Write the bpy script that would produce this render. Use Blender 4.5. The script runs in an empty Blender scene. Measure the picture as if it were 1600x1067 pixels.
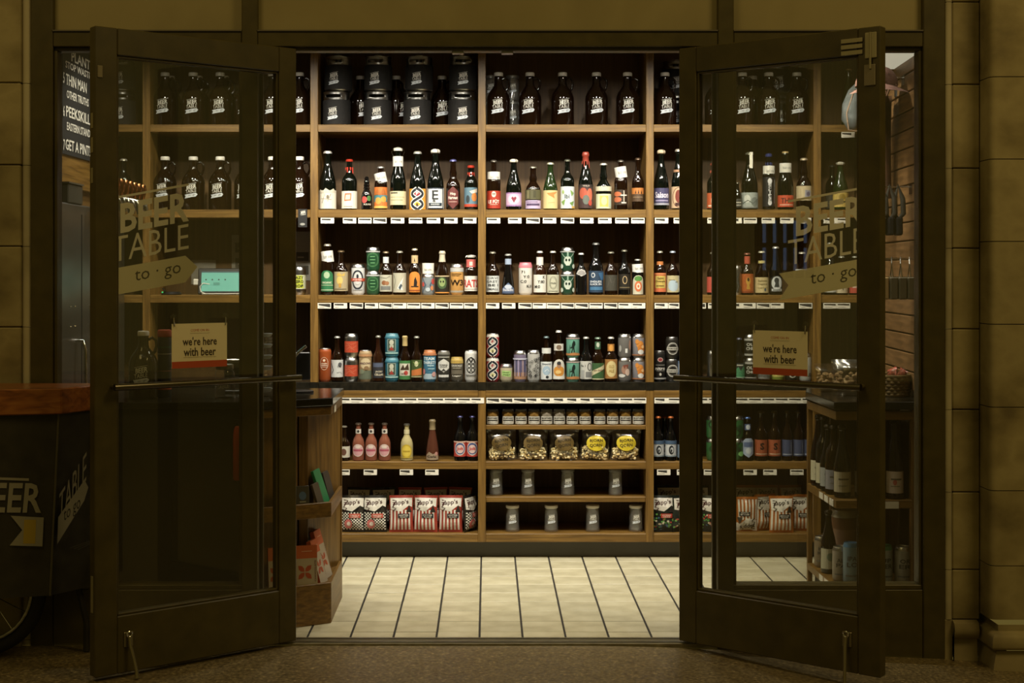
import bpy, bmesh, math, random
from mathutils import Vector, Matrix
random.seed(7)
SC = bpy.context.scene
COL = SC.collection
PI = math.pi
# ---------------------------------------------------------------- camera, light, exposure
F, H, VX, VY = 2171.0, 1.336, 762.0, 427.0      # focal length (px), eye height, vanishing point
CAMY = -5.0
def W(px, py, Z):
    return Vector(((px - VX) * Z / F, Z + CAMY, H - (py - VY) * Z / F))
cam = bpy.data.cameras.new('camera'); camo = bpy.data.objects.new('camera', cam); COL.objects.link(camo)
camo.location = (0, CAMY, H); camo.rotation_euler = (PI / 2, 0, 0)
cam.sensor_width = 36; cam.lens = F / 1600 * 36
cam.shift_x = (800 - VX) / 1600; cam.shift_y = -(533.5 - VY) / 1600
cam.clip_start = 0.05
SC.camera = camo
SC.view_settings.view_transform = 'Standard'; SC.view_settings.look = 'None'
SC.view_settings.exposure = 0.0; SC.view_settings.gamma = 1.0
SC.view_settings.use_curve_mapping = False
wd = bpy.data.worlds.new('world'); SC.world = wd; wd.use_nodes = True
wd.node_tree.nodes['Background'].inputs[0].default_value = (1.0, 0.73, 0.17, 1)
wd.node_tree.nodes['Background'].inputs[1].default_value = 0.105
# unseen warm area lights added high in the hall for shading on stone and doors
for i, (x, y) in enumerate(((-2.6, -3.4), (3.4, -3.0))):
    l = bpy.data.lights.new('hall_fill', 'AREA'); l.energy = (42, 70)[i]; l.size = 1.6; l.color = (1, .73, .30)
    o = bpy.data.objects.new('hall_fill', l); o.location = (x, y, 5.6); COL.objects.link(o)
    d = Vector(((-.8, 1.6)[i], .4, 1.0)) - o.location
    o.rotation_euler = d.to_track_quat('-Z', 'Y').to_euler()
# the shop's ceiling spots: one row between the door and the shelves
SPY = .84
for i in range(7):
    l = bpy.data.lights.new('shop_spot', 'SPOT'); l.energy = 34; l.color = (1, .93, .78)
    l.spot_size = math.radians(126); l.spot_blend = .75; l.shadow_soft_size = .035
    o = bpy.data.objects.new('shop_spot', l); o.location = (-1.38 + .46 * i, SPY, 2.44); COL.objects.link(o)
    o.rotation_euler = (math.radians(20), 0, 0)

# a second row close to the front, aimed down at the lower shelves
for i in range(6):
    l = bpy.data.lights.new('shop_spot', 'SPOT'); l.energy = 50; l.color = (1, .93, .78)
    l.spot_size = math.radians(86); l.spot_blend = .9; l.shadow_soft_size = .035
    o = bpy.data.objects.new('shop_spot', l); o.location = (-1.15 + .46 * i, .27, 2.44); COL.objects.link(o)
    o.rotation_euler = (math.radians(37), 0, 0)

# ---------------------------------------------------------------- materials
def lin(c):
    c /= 255.0
    return c / 12.92 if c <= .04045 else ((c + .055) / 1.055) ** 2.4
def hexc(h):
    return tuple(lin(int(h[i:i + 2], 16)) for i in (0, 2, 4))
MATS = {}
def pm(name, col, rough=.5, metal=0.0, spec=.5, coat=0.0, trans=0.0):
    if name in MATS: return MATS[name]
    m = bpy.data.materials.new(name); m.use_nodes = True
    b = m.node_tree.nodes['Principled BSDF']
    if isinstance(col, str): col = hexc(col)
    b.inputs['Base Color'].default_value = (*col, 1); b.inputs['Roughness'].default_value = rough
    b.inputs['Metallic'].default_value = metal; b.inputs['Specular IOR Level'].default_value = spec
    b.inputs['Coat Weight'].default_value = coat; b.inputs['Transmission Weight'].default_value = trans
    MATS[name] = m
    return m
def noisy(name, stops, scale, detail=4, stretch=(1, 1, 1), rough=.5, bump=0.0, coord='Object', dist=0.0, metal=0, spec=.5, rnd=0.0):
    """noise-driven colour ramp; rnd varies brightness from object to object"""
    if name in MATS: return MATS[name]
    m = bpy.data.materials.new(name); m.use_nodes = True
    nt = m.node_tree; b = nt.nodes['Principled BSDF']; L = nt.links
    tc = nt.nodes.new('ShaderNodeTexCoord'); mp = nt.nodes.new('ShaderNodeMapping'); mp.inputs['Scale'].default_value = stretch
    nz = nt.nodes.new('ShaderNodeTexNoise'); nz.inputs['Scale'].default_value = scale; nz.inputs['Detail'].default_value = detail
    nz.inputs['Distortion'].default_value = dist
    rp = nt.nodes.new('ShaderNodeValToRGB')
    L.new(tc.outputs[coord], mp.inputs[0]); L.new(mp.outputs[0], nz.inputs['Vector']); L.new(nz.outputs[0], rp.inputs[0])
    e = rp.color_ramp.elements
    while len(e) < len(stops): e.new(.5)
    for k, (p, c) in enumerate(stops):
        e[k].position = p; e[k].color = (*(hexc(c) if isinstance(c, str) else c), 1)
    out = rp.outputs[0]
    if rnd:
        oi = nt.nodes.new('ShaderNodeObjectInfo'); mr = nt.nodes.new('ShaderNodeMapRange')
        mr.inputs[3].default_value = 1 - rnd; mr.inputs[4].default_value = 1 + rnd
        hs = nt.nodes.new('ShaderNodeHueSaturation')
        L.new(oi.outputs['Random'], mr.inputs[0]); L.new(mr.outputs[0], hs.inputs['Value']); L.new(out, hs.inputs['Color']); out = hs.outputs[0]
    L.new(out, b.inputs['Base Color'])
    b.inputs['Roughness'].default_value = rough; b.inputs['Metallic'].default_value = metal; b.inputs['Specular IOR Level'].default_value = spec
    if bump:
        bp = nt.nodes.new('ShaderNodeBump'); bp.inputs['Strength'].default_value = bump; bp.inputs['Distance'].default_value = .01
        L.new(nz.outputs[0], bp.inputs['Height']); L.new(bp.outputs[0], b.inputs['Normal'])
    MATS[name] = m
    return m
def glassy(name, tint=(1, 1, 1), refl=.06, rough=0.0, milk=0.0):
    """clear sheet or vessel: see-through with a facing-dependent reflection"""
    if name in MATS: return MATS[name]
    m = bpy.data.materials.new(name); m.use_nodes = True
    nt = m.node_tree; L = nt.links
    nt.nodes.remove(nt.nodes['Principled BSDF'])
    out = nt.nodes['Material Output']
    t = nt.nodes.new('ShaderNodeBsdfTransparent'); t.inputs[0].default_value = (*tint, 1)
    g = nt.nodes.new('ShaderNodeBsdfGlossy'); g.inputs['Roughness'].default_value = rough
    lw = nt.nodes.new('ShaderNodeLayerWeight'); lw.inputs[0].default_value = .5
    pw = nt.nodes.new('ShaderNodeMath'); pw.operation = 'POWER'; pw.inputs[1].default_value = 4
    ml = nt.nodes.new('ShaderNodeMath'); ml.operation = 'MULTIPLY_ADD'; ml.inputs[1].default_value = .8; ml.inputs[2].default_value = refl
    mx = nt.nodes.new('ShaderNodeMixShader')
    L.new(lw.outputs['Facing'], pw.inputs[0]); L.new(pw.outputs[0], ml.inputs[0]); L.new(ml.outputs[0], mx.inputs[0])
    L.new(t.outputs[0], mx.inputs[1]); L.new(g.outputs[0], mx.inputs[2]); L.new(mx.outputs[0], out.inputs[0])
    if milk:      # faint diffuse haze painted in for light the clear glass would catch
        df = nt.nodes.new('ShaderNodeBsdfDiffuse'); df.inputs[0].default_value = (.75, .75, .72, 1)
        m2 = nt.nodes.new('ShaderNodeMixShader'); m2.inputs[0].default_value = milk
        L.new(mx.outputs[0], m2.inputs[1]); L.new(df.outputs[0], m2.inputs[2]); L.new(m2.outputs[0], out.inputs[0])
    MATS[name] = m
    return m
def emis(name, col, s):
    if name in MATS: return MATS[name]
    m = bpy.data.materials.new(name); m.use_nodes = True
    b = m.node_tree.nodes['Principled BSDF']
    c = hexc(col) if isinstance(col, str) else col
    b.inputs['Base Color'].default_value = (*[x * .3 for x in c], 1); b.inputs['Emission Color'].default_value = (*c, 1); b.inputs['Emission Strength'].default_value = s
    MATS[name] = m
    return m
WST = [(.25, '4c3615'), (.5, '6c5022'), (.75, '836430')]
wood_h = noisy('walnut_along', WST, 9, 6, (.5, 6, 9), .42, .05, dist=.6)
wood_v = noisy('walnut_upright', WST, 9, 6, (9, 6, .5), .42, .05, dist=.6)
wood_y = noisy('walnut_depth', WST, 9, 6, (7, .5, 9), .42, .05, dist=.6)
wood_back = noisy('dark_walnut_panel', [(.25, '4c3516'), (.55, '5e441f'), (.8, '6c5028')], 7, 6, (9, 6, .35), .5, .05, dist=.5)
wood_slat = noisy('cedar_slat', [(.25, '5c4224'), (.5, '775834'), (.75, '8c6a42')], 8, 6, (6, .8, 7), .5, .06, dist=.6, rnd=.10)
bronze = noisy('bronze_paint', [(.3, '3d3514'), (.7, '4b421e')], 14, 3, (1, 1, 1), .42, .03)
stone = noisy('limestone', [(.25, '5c5034'), (.42, '857850'), (.58, '9d9066'), (.8, '756840')], 4.2, 14, (1, 1, 1.3), .75, .35, rnd=.07)
stone_lit = noisy('limestone_lit', [(.25, '8a8064'), (.5, 'aba182'), (.75, 'b9b090')], 4, 10, (1, 1, 1), .7, .2)  # lighter limestone copy: light falling on the edge beads put into the colour
stone_base = noisy('limestone_base', [(.2, '5c5038'), (.45, '857854'), (.62, '978a62'), (.85, '7a6e48')], 4.5, 12, (1, 1, 1), .8, .5, rnd=.05)
terr = noisy('terrazzo', [(.3, '4a3f2a'), (.5, '695c40'), (.62, '7a6b4a'), (.75, 'a89468')], 85, 6, (1, 1, 1), .32, .04)
tile_m = noisy('cream_tile', [(.25, 'a39c80'), (.5, 'bdb699'), (.75, 'cbc5aa')], 9, 8, (1, 1, 1), .33, .04, rnd=.07)
grout = pm('dark_grout', '2a2620', .9)
counter_m = noisy('black_stone', [(.3, '151410'), (.7, '25221a')], 40, 6, (1, 1, 1), .14, 0)
kick_m = pm('toe_kick_grey', '4a463a', .6)
steel = noisy('brushed_steel', [(.3, '8d8d8b'), (.7, 'b2b2b0')], 10, 5, (1, 1, 14), .28, .02, metal=1)
chrome = pm('chrome', 'c9c9c6', .12, 1)
copper = pm('copper', 'b5714a', .18, 1)
black_p = pm('black_plastic', '17171a', .4)
sleeve = noisy('neoprene', [(.3, '0c0a09'), (.7, '161310')], 60, 3, (1, 1, 1), .8, .1)
white_pl = pm('white_plastic', 'd8d5cc', .4)
paper_w = pm('white_paper', 'd6d2c6', .7)
pane_m = glassy('window_glass', (.93, .93, .90), .065)
clear_m = glassy('clear_glass', (.95, .95, .94), .07)
jarg_m = glassy('jar_glass', (.93, .93, .91), .10, .04, .055)
film_m = glassy('clear_film', (.93, .92, .88), .12, .18)
amber = pm('amber_glass', '150a04', .06, 0, .6)
darkg = pm('dark_green_glass', '070a06', .06, 0, .6)
blackg = pm('black_glass', '0b0a09', .06, 0, .6)
greeng = pm('green_glass', '1a2810', .08, 0, .6)
browng = pm('brown_glass', '241208', .06, 0, .6)
GL = dict(a=amber, d=darkg, k=blackg, g=greeng, b=browng)
alu = pm('aluminium', 'b9b9b8', .28, 1)
def cm(c, rough=.45):
    """printed colour, c is hex"""
    return pm('print_' + c + ('' if rough == .45 else '_g'), c, rough)

# ---------------------------------------------------------------- geometry helpers
class MB:
    def __init__(s): s.v = []; s.f = []; s.m = []
    def box(s, x0, x1, y0, y1, z0, z1, mi=0):
        n = len(s.v)
        s.v += [(x, y, z) for z in (z0, z1) for y in (y0, y1) for x in (x0, x1)]
        for q in ((0, 2, 3, 1), (4, 5, 7, 6), (0, 1, 5, 4), (2, 6, 7, 3), (0, 4, 6, 2), (1, 3, 7, 5)):
            s.f.append([n + i for i in q]); s.m.append(mi)
        return s
    def add(s, vs, fs, mi=0):
        n = len(s.v); s.v += [tuple(v) for v in vs]
        for q in fs: s.f.append([n + i for i in q]); s.m.append(mi)
        return s
    def lathe(s, prof, seg=20, mi=0, c=(0, 0, 0), cap=True):
        n = len(s.v); k = len(prof)
        for r, z in prof:
            for i in range(seg):
                a = 2 * PI * i / seg
                s.v.append((c[0] + r * math.sin(a), c[1] - r * math.cos(a), c[2] + z))
        for j in range(k - 1):
            for i in range(seg):
                i2 = (i + 1) % seg
                s.f.append([n + j * seg + i, n + j * seg + i2, n + (j + 1) * seg + i2, n + (j + 1) * seg + i]); s.m.append(mi)
        if cap:
            s.f.append([n + i for i in range(seg)][::-1]); s.m.append(mi)
            s.f.append([n + (k - 1) * seg + i for i in range(seg)]); s.m.append(mi)
        return s
    def tube(s, pts, r, seg=8, mi=0, closed=False, cap=True):
        pts = [Vector(p) for p in pts]; n = len(s.v); k = len(pts)
        up = None
        for j, p in enumerate(pts):
            if closed: t = pts[(j + 1) % k] - pts[j - 1]
            else: t = pts[min(j + 1, k - 1)] - pts[max(j - 1, 0)]
            t.normalize()
            if up is None:
                up = Vector((0, 0, 1)) if abs(t.z) < .9 else Vector((1, 0, 0))
            a = t.cross(up)
            if a.length < 1e-4: a = t.cross(Vector((.3, .9, .1)))
            a.normalize(); b = a.cross(t); b.normalize(); up = b
            rr = r[j] if isinstance(r, (list, tuple)) else r
            for i in range(seg):
                w = 2 * PI * i / seg
                s.v.append(tuple(p + a * (rr * math.cos(w)) + b * (rr * math.sin(w))))
        for j in range(k if closed else k - 1):
            j2 = (j + 1) % k
            for i in range(seg):
                i2 = (i + 1) % seg
                s.f.append([n + j * seg + i, n + j2 * seg + i, n + j2 * seg + i2, n + j * seg + i2]); s.m.append(mi)
        if cap and not closed:
            s.f.append([n + i for i in range(seg)]); s.m.append(mi)
            s.f.append([n + (k - 1) * seg + i for i in range(seg)][::-1]); s.m.append(mi)
        return s
    def mesh(s, name, mats, smooth=None):
        me = bpy.data.meshes.new(name); me.from_pydata(s.v, [], s.f)
        for m in (mats if isinstance(mats, (list, tuple)) else [mats]): me.materials.append(m)
        if any(s.m): me.polygons.foreach_set('material_index', s.m)
        if smooth:
            me.polygons.foreach_set('use_smooth', [True] * len(s.f)); me.set_sharp_from_angle(angle=math.radians(smooth))
        me.update()
        return me
    def build(s, name, mats, parent=None, smooth=None, world=False, bevel=0.0):
        me = s.mesh(name, mats, smooth)
        if bevel:
            bm = bmesh.new(); bm.from_mesh(me)
            bmesh.ops.bevel(bm, geom=bm.edges[:], offset=bevel, segments=1, affect='EDGES', profile=.5); bm.to_mesh(me); bm.free()
        return link(name, me, parent, world=world)
def link(name, me, parent=None, loc=None, world=False):
    o = bpy.data.objects.new(name, me); COL.objects.link(o)
    if parent is not None:
        o.parent = parent
        if world:      # vertices are in world space; the parents are unrotated empties
            p = parent; off = Vector((0, 0, 0))
            while p is not None: off += p.location; p = p.parent
            o.location = -off
    if loc is not None: o.location = loc
    return o
def tag(o, label, cat, group=None, kind=None):
    o['label'] = label; o['category'] = cat
    if group: o['group'] = group
    if kind: o['kind'] = kind
    return o
def root(name, loc, label, cat, group=None, kind=None, rz=0):
    o = bpy.data.objects.new(name, None); COL.objects.link(o); o.location = loc; o.rotation_euler = (0, 0, rz); o.empty_display_size = .05
    return tag(o, label, cat, group, kind)
def wbox(name, mats, parent, *b, bevel=0.0, smooth=None):
    return MB().box(*b).build(name, mats, parent, world=True, bevel=bevel)

# ---------------------------------------------------------------- flat print ("decals")
TC = {}
def text2d(s, bold=0.0):
    key = (s, bold)
    if key in TC: return TC[key]
    cu = bpy.data.curves.new('t', 'FONT'); cu.body = s; cu.offset = bold; cu.resolution_u = 2; cu.fill_mode = 'FRONT'
    ob = bpy.data.objects.new('t', cu); me = bpy.data.meshes.new_from_object(ob)
    vs = [(v.co.x, v.co.y) for v in me.vertices]; fs = [list(p.vertices) for p in me.polygons]
    bpy.data.objects.remove(ob); bpy.data.curves.remove(cu); bpy.data.meshes.remove(me)
    xs = [v[0] for v in vs]; ys = [v[1] for v in vs]
    TC[key] = (vs, fs, min(xs), max(xs), min(ys), max(ys))
    return TC[key]
class Dec:
    """list of flat coloured shapes in (u, v) metres, later laid on a flat, round or bulging surface"""
    def __init__(s): s.e = []; s.n = 0
    def _a(s, vs, fs, c):
        s.e.append((vs, fs, c, s.n)); s.n += 1; return s
    def rect(s, u0, v0, u1, v1, c): return s._a([(u0, v0), (u1, v0), (u1, v1), (u0, v1)], [[0, 1, 2, 3]], c)
    def poly(s, pts, c): return s._a(list(pts), [list(range(len(pts)))], c)
    def ell(s, cu, cv, ru, rv, c, n=20): return s.poly([(cu + ru * math.cos(2 * PI * i / n), cv + rv * math.sin(2 * PI * i / n)) for i in range(n)], c)
    def ring(s, cu, cv, ru, rv, w, c, n=24):
        vs = []; fs = []
        for i in range(n):
            a = 2 * PI * i / n; x, y = math.cos(a), math.sin(a)
            vs += [(cu + ru * x, cv + rv * y), (cu + (ru - w) * x, cv + (rv - w) * y)]
            j = (i + 1) % n; fs.append([2 * i, 2 * j, 2 * j + 1, 2 * i + 1])
        return s._a(vs, fs, c)
    def stroke(s, pts, w, c):
        vs = []; fs = []
        for i, p in enumerate(pts):
            a = pts[max(i - 1, 0)]; b = pts[min(i + 1, len(pts) - 1)]
            dx, dy = b[0] - a[0], b[1] - a[1]; d = math.hypot(dx, dy) or 1
            nx, ny = -dy / d * w / 2, dx / d * w / 2
            vs += [(p[0] + nx, p[1] + ny), (p[0] - nx, p[1] - ny)]
            if i: fs.append([2 * i - 2, 2 * i - 1, 2 * i + 1, 2 * i])
        return s._a(vs, fs, c)
    def text(s, t, cu, cv, h, c, w=None, bold=0.0, rot=0.0, shear=0.0):
        vs, fs, x0, x1, y0, y1 = text2d(t, bold)
        k = h / max(y1 - y0, .01); kx = k if w is None else w / max(x1 - x0, .01)
        if w is None: pass
        out = []
        cr, sr = math.cos(rot), math.sin(rot)
        for x, y in vs:
            X = (x - (x0 + x1) / 2) * kx; Y = (y - (y0 + y1) / 2) * k
            X, Y = X, Y + shear * X
            out.append((cu + X * cr - Y * sr, cv + X * sr + Y * cr))
        return s._a(out, fs, c)
    def mesh(s, name, fn, step=None, off=.0006, lay=.0004, stepv=None, rough=.45):
        cols = []; V = []; Fc = []; M = []
        for vs, fs, c, n in s.e:
            if c not in cols: cols.append(c)
            mi = cols.index(c)
            if step or stepv:
                bm = bmesh.new(); bv = [bm.verts.new((x, y, 0)) for x, y in vs]
                for f in fs:
                    try: bm.faces.new([bv[i] for i in f])
                    except ValueError: pass
                for ax, st in ((0, step), (1, stepv)):
                    if not st: continue
                    lo = min(v[ax] for v in vs); hi = max(v[ax] for v in vs)
                    k = math.ceil(lo / st)
                    while k * st < hi:
                        co = [0, 0, 0]; co[ax] = k * st; no = [0, 0, 0]; no[ax] = 1
                        bmesh.ops.bisect_plane(bm, geom=bm.verts[:] + bm.edges[:] + bm.faces[:], plane_co=co, plane_no=no, dist=1e-6); k += 1
                bm.verts.index_update()
                vs = [(v.co.x, v.co.y) for v in bm.verts]; fs = [[v.index for v in f.verts] for f in bm.faces]; bm.free()
            b = len(V)
            V += [fn(x, y, off + lay * n) for x, y in vs]
            for f in fs: Fc.append([b + i for i in f]); M.append(mi)
        mb = MB(); mb.v = V; mb.f = Fc; mb.m = M
        return mb.mesh(name, [c if not isinstance(c, str) else cm(c, rough) for c in cols])
def wrap(R):
    return lambda u, v, o: ((R + o) * math.sin(u / R), -(R + o) * math.cos(u / R), v)
def flat(u, v, o): return (u, -o, v)

def logo(d, cu, cv, w, c1='d9d7cd', c2='c6ccd2', c3='3a3a3c', rib=True):
    """overlined bold word, light word and a ribbon, all leaning uphill to the right; w = ribbon length"""
    k = w; sh = .18
    d.poly([(cu - .405 * k, cv + .462 * k), (cu + .405 * k, cv + .608 * k), (cu + .405 * k, cv + .632 * k), (cu - .405 * k, cv + .486 * k)], c1)
    d.text('BEER', cu + .044 * k, cv + .325 * k, .315 * k, c1, .73 * k, .025, 0, sh)
    d.text('TABLE', cu, cv, .265 * k, c1, .81 * k, -.004, 0, sh)
    if rib:
        y = cv - .345 * k; q = .142 * k; t = sh * k
        d.poly([(cu - .5 * k, y - .5 * t - q), (cu + .37 * k, y + .37 * t - q), (cu + .5 * k, y + .5 * t), (cu + .37 * k, y + .37 * t + q), (cu - .5 * k, y - .5 * t + q), (cu - .40 * k, y - .40 * t)], c2)
        d.text('to \u00b7 go', cu + .078 * k, y + .078 * t, .15 * k, c3, .49 * k, 0, 0, sh)
    return d

# ================================================================ THE SETTING
def X0(px): return (px - VX) * 5.0 / F
def Z0(py): return H - (py - VY) * 5.0 / F
# --- hall floor (falls gently to the right) and shop floor with single tiles
def hall_z(x): return -.004 - (0 if x < .5 else (x - .5) * .042)
mb = MB(); NX, NY = 120, 28
for j in range(NY + 1):
    for i in range(NX + 1):
        x = -12 + 24 * i / NX; mb.v.append((x, -14 + 14.0 * j / NY, hall_z(max(-4, min(4, x)))))
for j in range(NY):
    for i in range(NX):
        a = j * (NX + 1) + i; mb.f.append([a, a + 1, a + NX + 2, a + NX + 1]); mb.m.append(0)
o = mb.build('floor_hall', terr); tag(o, 'speckled brown terrazzo floor of the hall before the shop', 'floor', kind='structure')
fl = root('floor', (0, .9, 0), 'cream tiled shop floor with dark grout lines', 'floor', kind='structure')
wbox('grout_bed', grout, fl, -1.8, 1.9, .088, 1.85, -.06, -.0014)
P = .1583; y0 = 6.446 + CAMY
tb = bmesh.new(); bmesh.ops.create_cube(tb, size=1)
for v in tb.verts: v.co.x *= P - .0075; v.co.y *= P - .0045; v.co.z *= .012
bmesh.ops.bevel(tb, geom=tb.edges[:], offset=.0012, segments=1, affect='EDGES'); tme = bpy.data.meshes.new('tile'); tb.to_mesh(tme); tb.free(); tme.materials.append(tile_m)
for i in range(-8, 10):
    for j in range(-1, 9):
        x = -.030 + (i + .5) * P; y = y0 - (j + .5) * P
        t = link('tile', tme, fl, (x, y - .9, -.006 + random.uniform(-.0006, .0006)))
        t.rotation_euler = (0, 0, random.choice((0, PI)))
# --- stone walls, block by block
def blocks(wall, cols, joints, yfront, m=stone, bev=.0035):
    for (xa, xb, yf) in cols:
        for za, zb in zip(joints[:-1], joints[1:]):
            wbox('stone_block', m, wall, xa + .0012, xb - .0012, yf, yf + .32, min(za, zb) + .0015, max(za, zb) - .0015, bevel=bev)
JL = [-.08, Z0(1000), Z0(888), Z0(768), Z0(640), Z0(511), Z0(385), Z0(258), Z0(130), Z0(-2), Z0(-140)]
wl = root('wall_front_left', (-2.3, .1, -.08), 'yellow limestone pier of large blocks left of the storefront', 'wall', kind='structure')
blocks(wl, [(-2.4, -1.80, -.012), (-1.80, -1.676, -.012)], JL, 0)
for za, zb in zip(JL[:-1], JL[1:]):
    MB().lathe([(.019, za + .001), (.019, zb - .001)], 14, c=(-1.663, .02, 0)).build('edge_bead', stone_lit, wl, 40, True)
wr = root('wall_front_right', (2.2, .1, -.1), 'yellow limestone pier with moulded base right of the storefront', 'wall', kind='structure')
JR = [Z0(968), Z0(890), Z0(769), Z0(640), Z0(514), Z0(388), Z0(263), Z0(132), Z0(3), Z0(-140)]
JR2 = [Z0(958), Z0(875), Z0(760), Z0(632), Z0(505), Z0(378), Z0(252), Z0(126), Z0(-2), Z0(-140)]
blocks(wr, [(1.672, 1.772, .0)], JR, 0)
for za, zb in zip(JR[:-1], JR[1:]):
    MB().lathe([(.014, za + .001), (.014, zb - .001)], 14, c=(1.660, .012, 0)).build('edge_bead', stone_lit, wr, 40, True)
for za, zb in zip(JR2[:-1], JR2[1:]):
    q = MB(); pts = []
    n = 8
    ring = [(1.795 - .022 * math.cos(PI / 2 * k / n), -.078 - .022 * math.sin(PI / 2 * k / n)) for k in range(n + 1)] + [(2.5, -.10), (2.5, .3), (1.773, .3)]
    for z in (za + .0015, zb - .0015): q.v += [(a, b, z) for a, b in ring]
    k = len(ring)
    for i in range(k): q.f.append([i, (i + 1) % k, k + (i + 1) % k, k + i]); q.m.append(0)
    q.f.append(list(range(k))[::-1]); q.f.append([k + i for i in range(k)]); q.m += [0, 0]
    q.build('stone_block', stone, wr, 40, True)
# base mouldings
def mould(name, prof, xa, xb, ret, m):
    """profile of (protrusion, z) swept along x with a mitred return at the left end"""
    q = MB(); n = len(prof)
    for x, e in ((xa, 1), (xb, 0)):
        for p, z in prof: q.v.append((x - (p if e and ret else 0), -.10 - p, z))
    for p, z in prof: q.v.append((xa - (p if ret else 0), .3, z))
    for i in range(n - 1):
        q.f.append([i, n + i, n + i + 1, i + 1]); q.f.append([2 * n + i, i, i + 1, 2 * n + i + 1]); q.m += [0, 0]
    return q.build(name, m, wr, 50, True)
zb0, zb1, zb2 = Z0(978), Z0(1003), -.12
mould('base_moulding', [(.0, zb0 + .03), (.0, zb0 + .008), (.018, zb0), (.028, zb0 - .012), (.030, zb1 + .014), (.024, zb1 + .004), (.008, zb1)], 1.800, 2.5, True, stone_base)
mould('base_plinth', [(.008, zb1 - .002), (.012, zb1 - .012), (.016, -.02), (.026, -.06), (.034, zb2)], 1.800, 2.5, True, stone_base)
q = MB()
for xa, xb in ((1.672, 1.76),):
    pr = [(.0, Z0(968)), (.022, Z0(972)), (.030, Z0(982)), (.022, Z0(993)), (.004, Z0(998)), (.006, -.04), (.02, -.09), (.02, -.12)]
    n = len(pr)
    for x in (xa, xb): q.v += [(x, .0 - p, z) for p, z in pr]
    for i in range(n - 1): q.f.append([i, n + i, n + i + 1, i + 1]); q.m.append(0)
    q.f.append(list(range(n)) ); q.m.append(0)
q.build('base_block', stone_base, wr, 40, True)
wbox('base_bead', stone_base, wr, 1.644, 1.674, .0, .3, -.14, Z0(968), bevel=.003)
# --- storefront frame
st = root('trim_1', (0, .04, -.07), 'dark bronze metal storefront frame of posts and transom bars', 'frame', kind='structure')
ZT0, ZT1 = Z0(78), Z0(47)
for xa, xb in ((X0(48), X0(82)), (X0(1443), X0(1477)), (-.886, -.829), (.829, .886)):
    wbox('post', bronze, st, xa, xb, .0, .09, -.14, 2.62, bevel=.003)
for xa, xb in ((X0(82), -.886), (-.829, .829), (.886, X0(1443))):
    wbox('transom_bar', bronze, st, xa, xb, .004, .09, ZT0 + .012, ZT1 - .004, bevel=.003)
    wbox('stop_bead', bronze, st, xa, xb, .02, .075, ZT0, ZT0 + .012, bevel=.002)
    for z in (ZT1 - .004,): wbox('glazing_bead', pm('bead_grey', '5b5444', .5), st, xa, xb, -.001, .012, z, z + .005)
for xa, xb in ((X0(82), X0(377)), (X0(410), X0(1120)), (X0(1153), X0(1443))): pass
for s in (-1, 1):
    xa, xb = sorted((s * .829, s * .851))
    wbox('jamb_stop', bronze, st, *sorted((s * .829, s * .817)), .052, .075, .0, ZT0, bevel=.002)
for px in (715, 793): wbox('door_strike', steel, st, X0(px - 9), X0(px + 9), .03, .07, ZT0 - .007, ZT0, bevel=.001)
th = root('trim_2', (0, .04, 0), 'worn metal threshold strip across the open doorway', 'threshold', kind='structure')
wbox('strip', noisy('worn_brass', [(.3, '6b6350'), (.7, '8f8870')], 20, 5, (1, 8, 1), .35, .03, metal=.6), th, -.829, .829, .004, .092, -.02, .003, bevel=.002)
wbox('ridge', steel, th, -.829, .829, .018, .026, .003, .0055); wbox('ridge', steel, th, -.829, .829, .066, .074, .003, .0055)
panel_m = noisy('transom_reflection', [(.2, '7d724e'), (.5, '94885f'), (.8, '857951')], 2.2, 10, (1, 1, .7), .35, .02)  # tan stands in for the hall wall mirrored in the transom glass
for n, (xa, xb, d) in enumerate(((X0(82), -.886, 'left'), (-.829, .829, 'middle'), (.886, X0(1443), 'right'))):
    w = root('window_%d' % (n + 3), ((xa + xb) / 2, .04, ZT1), 'transom pane painted with the mirrored hall wall above the %s of the storefront' % {'left': 'left sidelight', 'middle': 'double doors', 'right': 'right sidelight'}[d], 'transom', kind='structure')
    wbox('panel', panel_m, w, xa, xb, .03, .06, ZT1 - .01, 2.62)
# sidelights
def sidelight(n, xa, xb, label):
    w = root('window_%d' % n, ((xa + xb) / 2, .04, -.07), label, 'window', kind='structure')
    z0 = Z0(917); z1 = ZT0
    wbox('pane', pane_m, w, xa, xb, .042, .048, z0, z1)
    wbox('kick_panel', bronze, w, xa, xb, .006, .085, -.09, z0 - .012, bevel=.002)
    wbox('sill_bead', bronze, w, xa, xb, .012, .078, z0 - .012, z0 + .004, bevel=.002)
    for x in (xa, xb - .012): wbox('side_bead', bronze, w, x, x + .012, .015, .075, z0, z1, bevel=.002)
    return w
WL = sidelight(1, X0(82), -.886, 'left sidelight window with frosted shop lettering beside the open door')
WR = sidelight(2, .886, X0(1443), 'right sidelight window with frosted shop lettering beside the open door')
frost = 'e2ded2'
def bigsign(par, cu, cv, k):
    d = Dec(); logo(d, 0, 0, k, frost, 'd8d2b4', '4c4636')
    me = d.mesh('frosted_lettering', lambda u, v, o: (cu + u, .041 - o, cv + v), lay=.0002)
    link('frosted_lettering', me, par, world=True)
bigsign(WL, X0(231), Z0(379), .341); bigsign(WR, X0(1295), Z0(384), .341)
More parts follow.
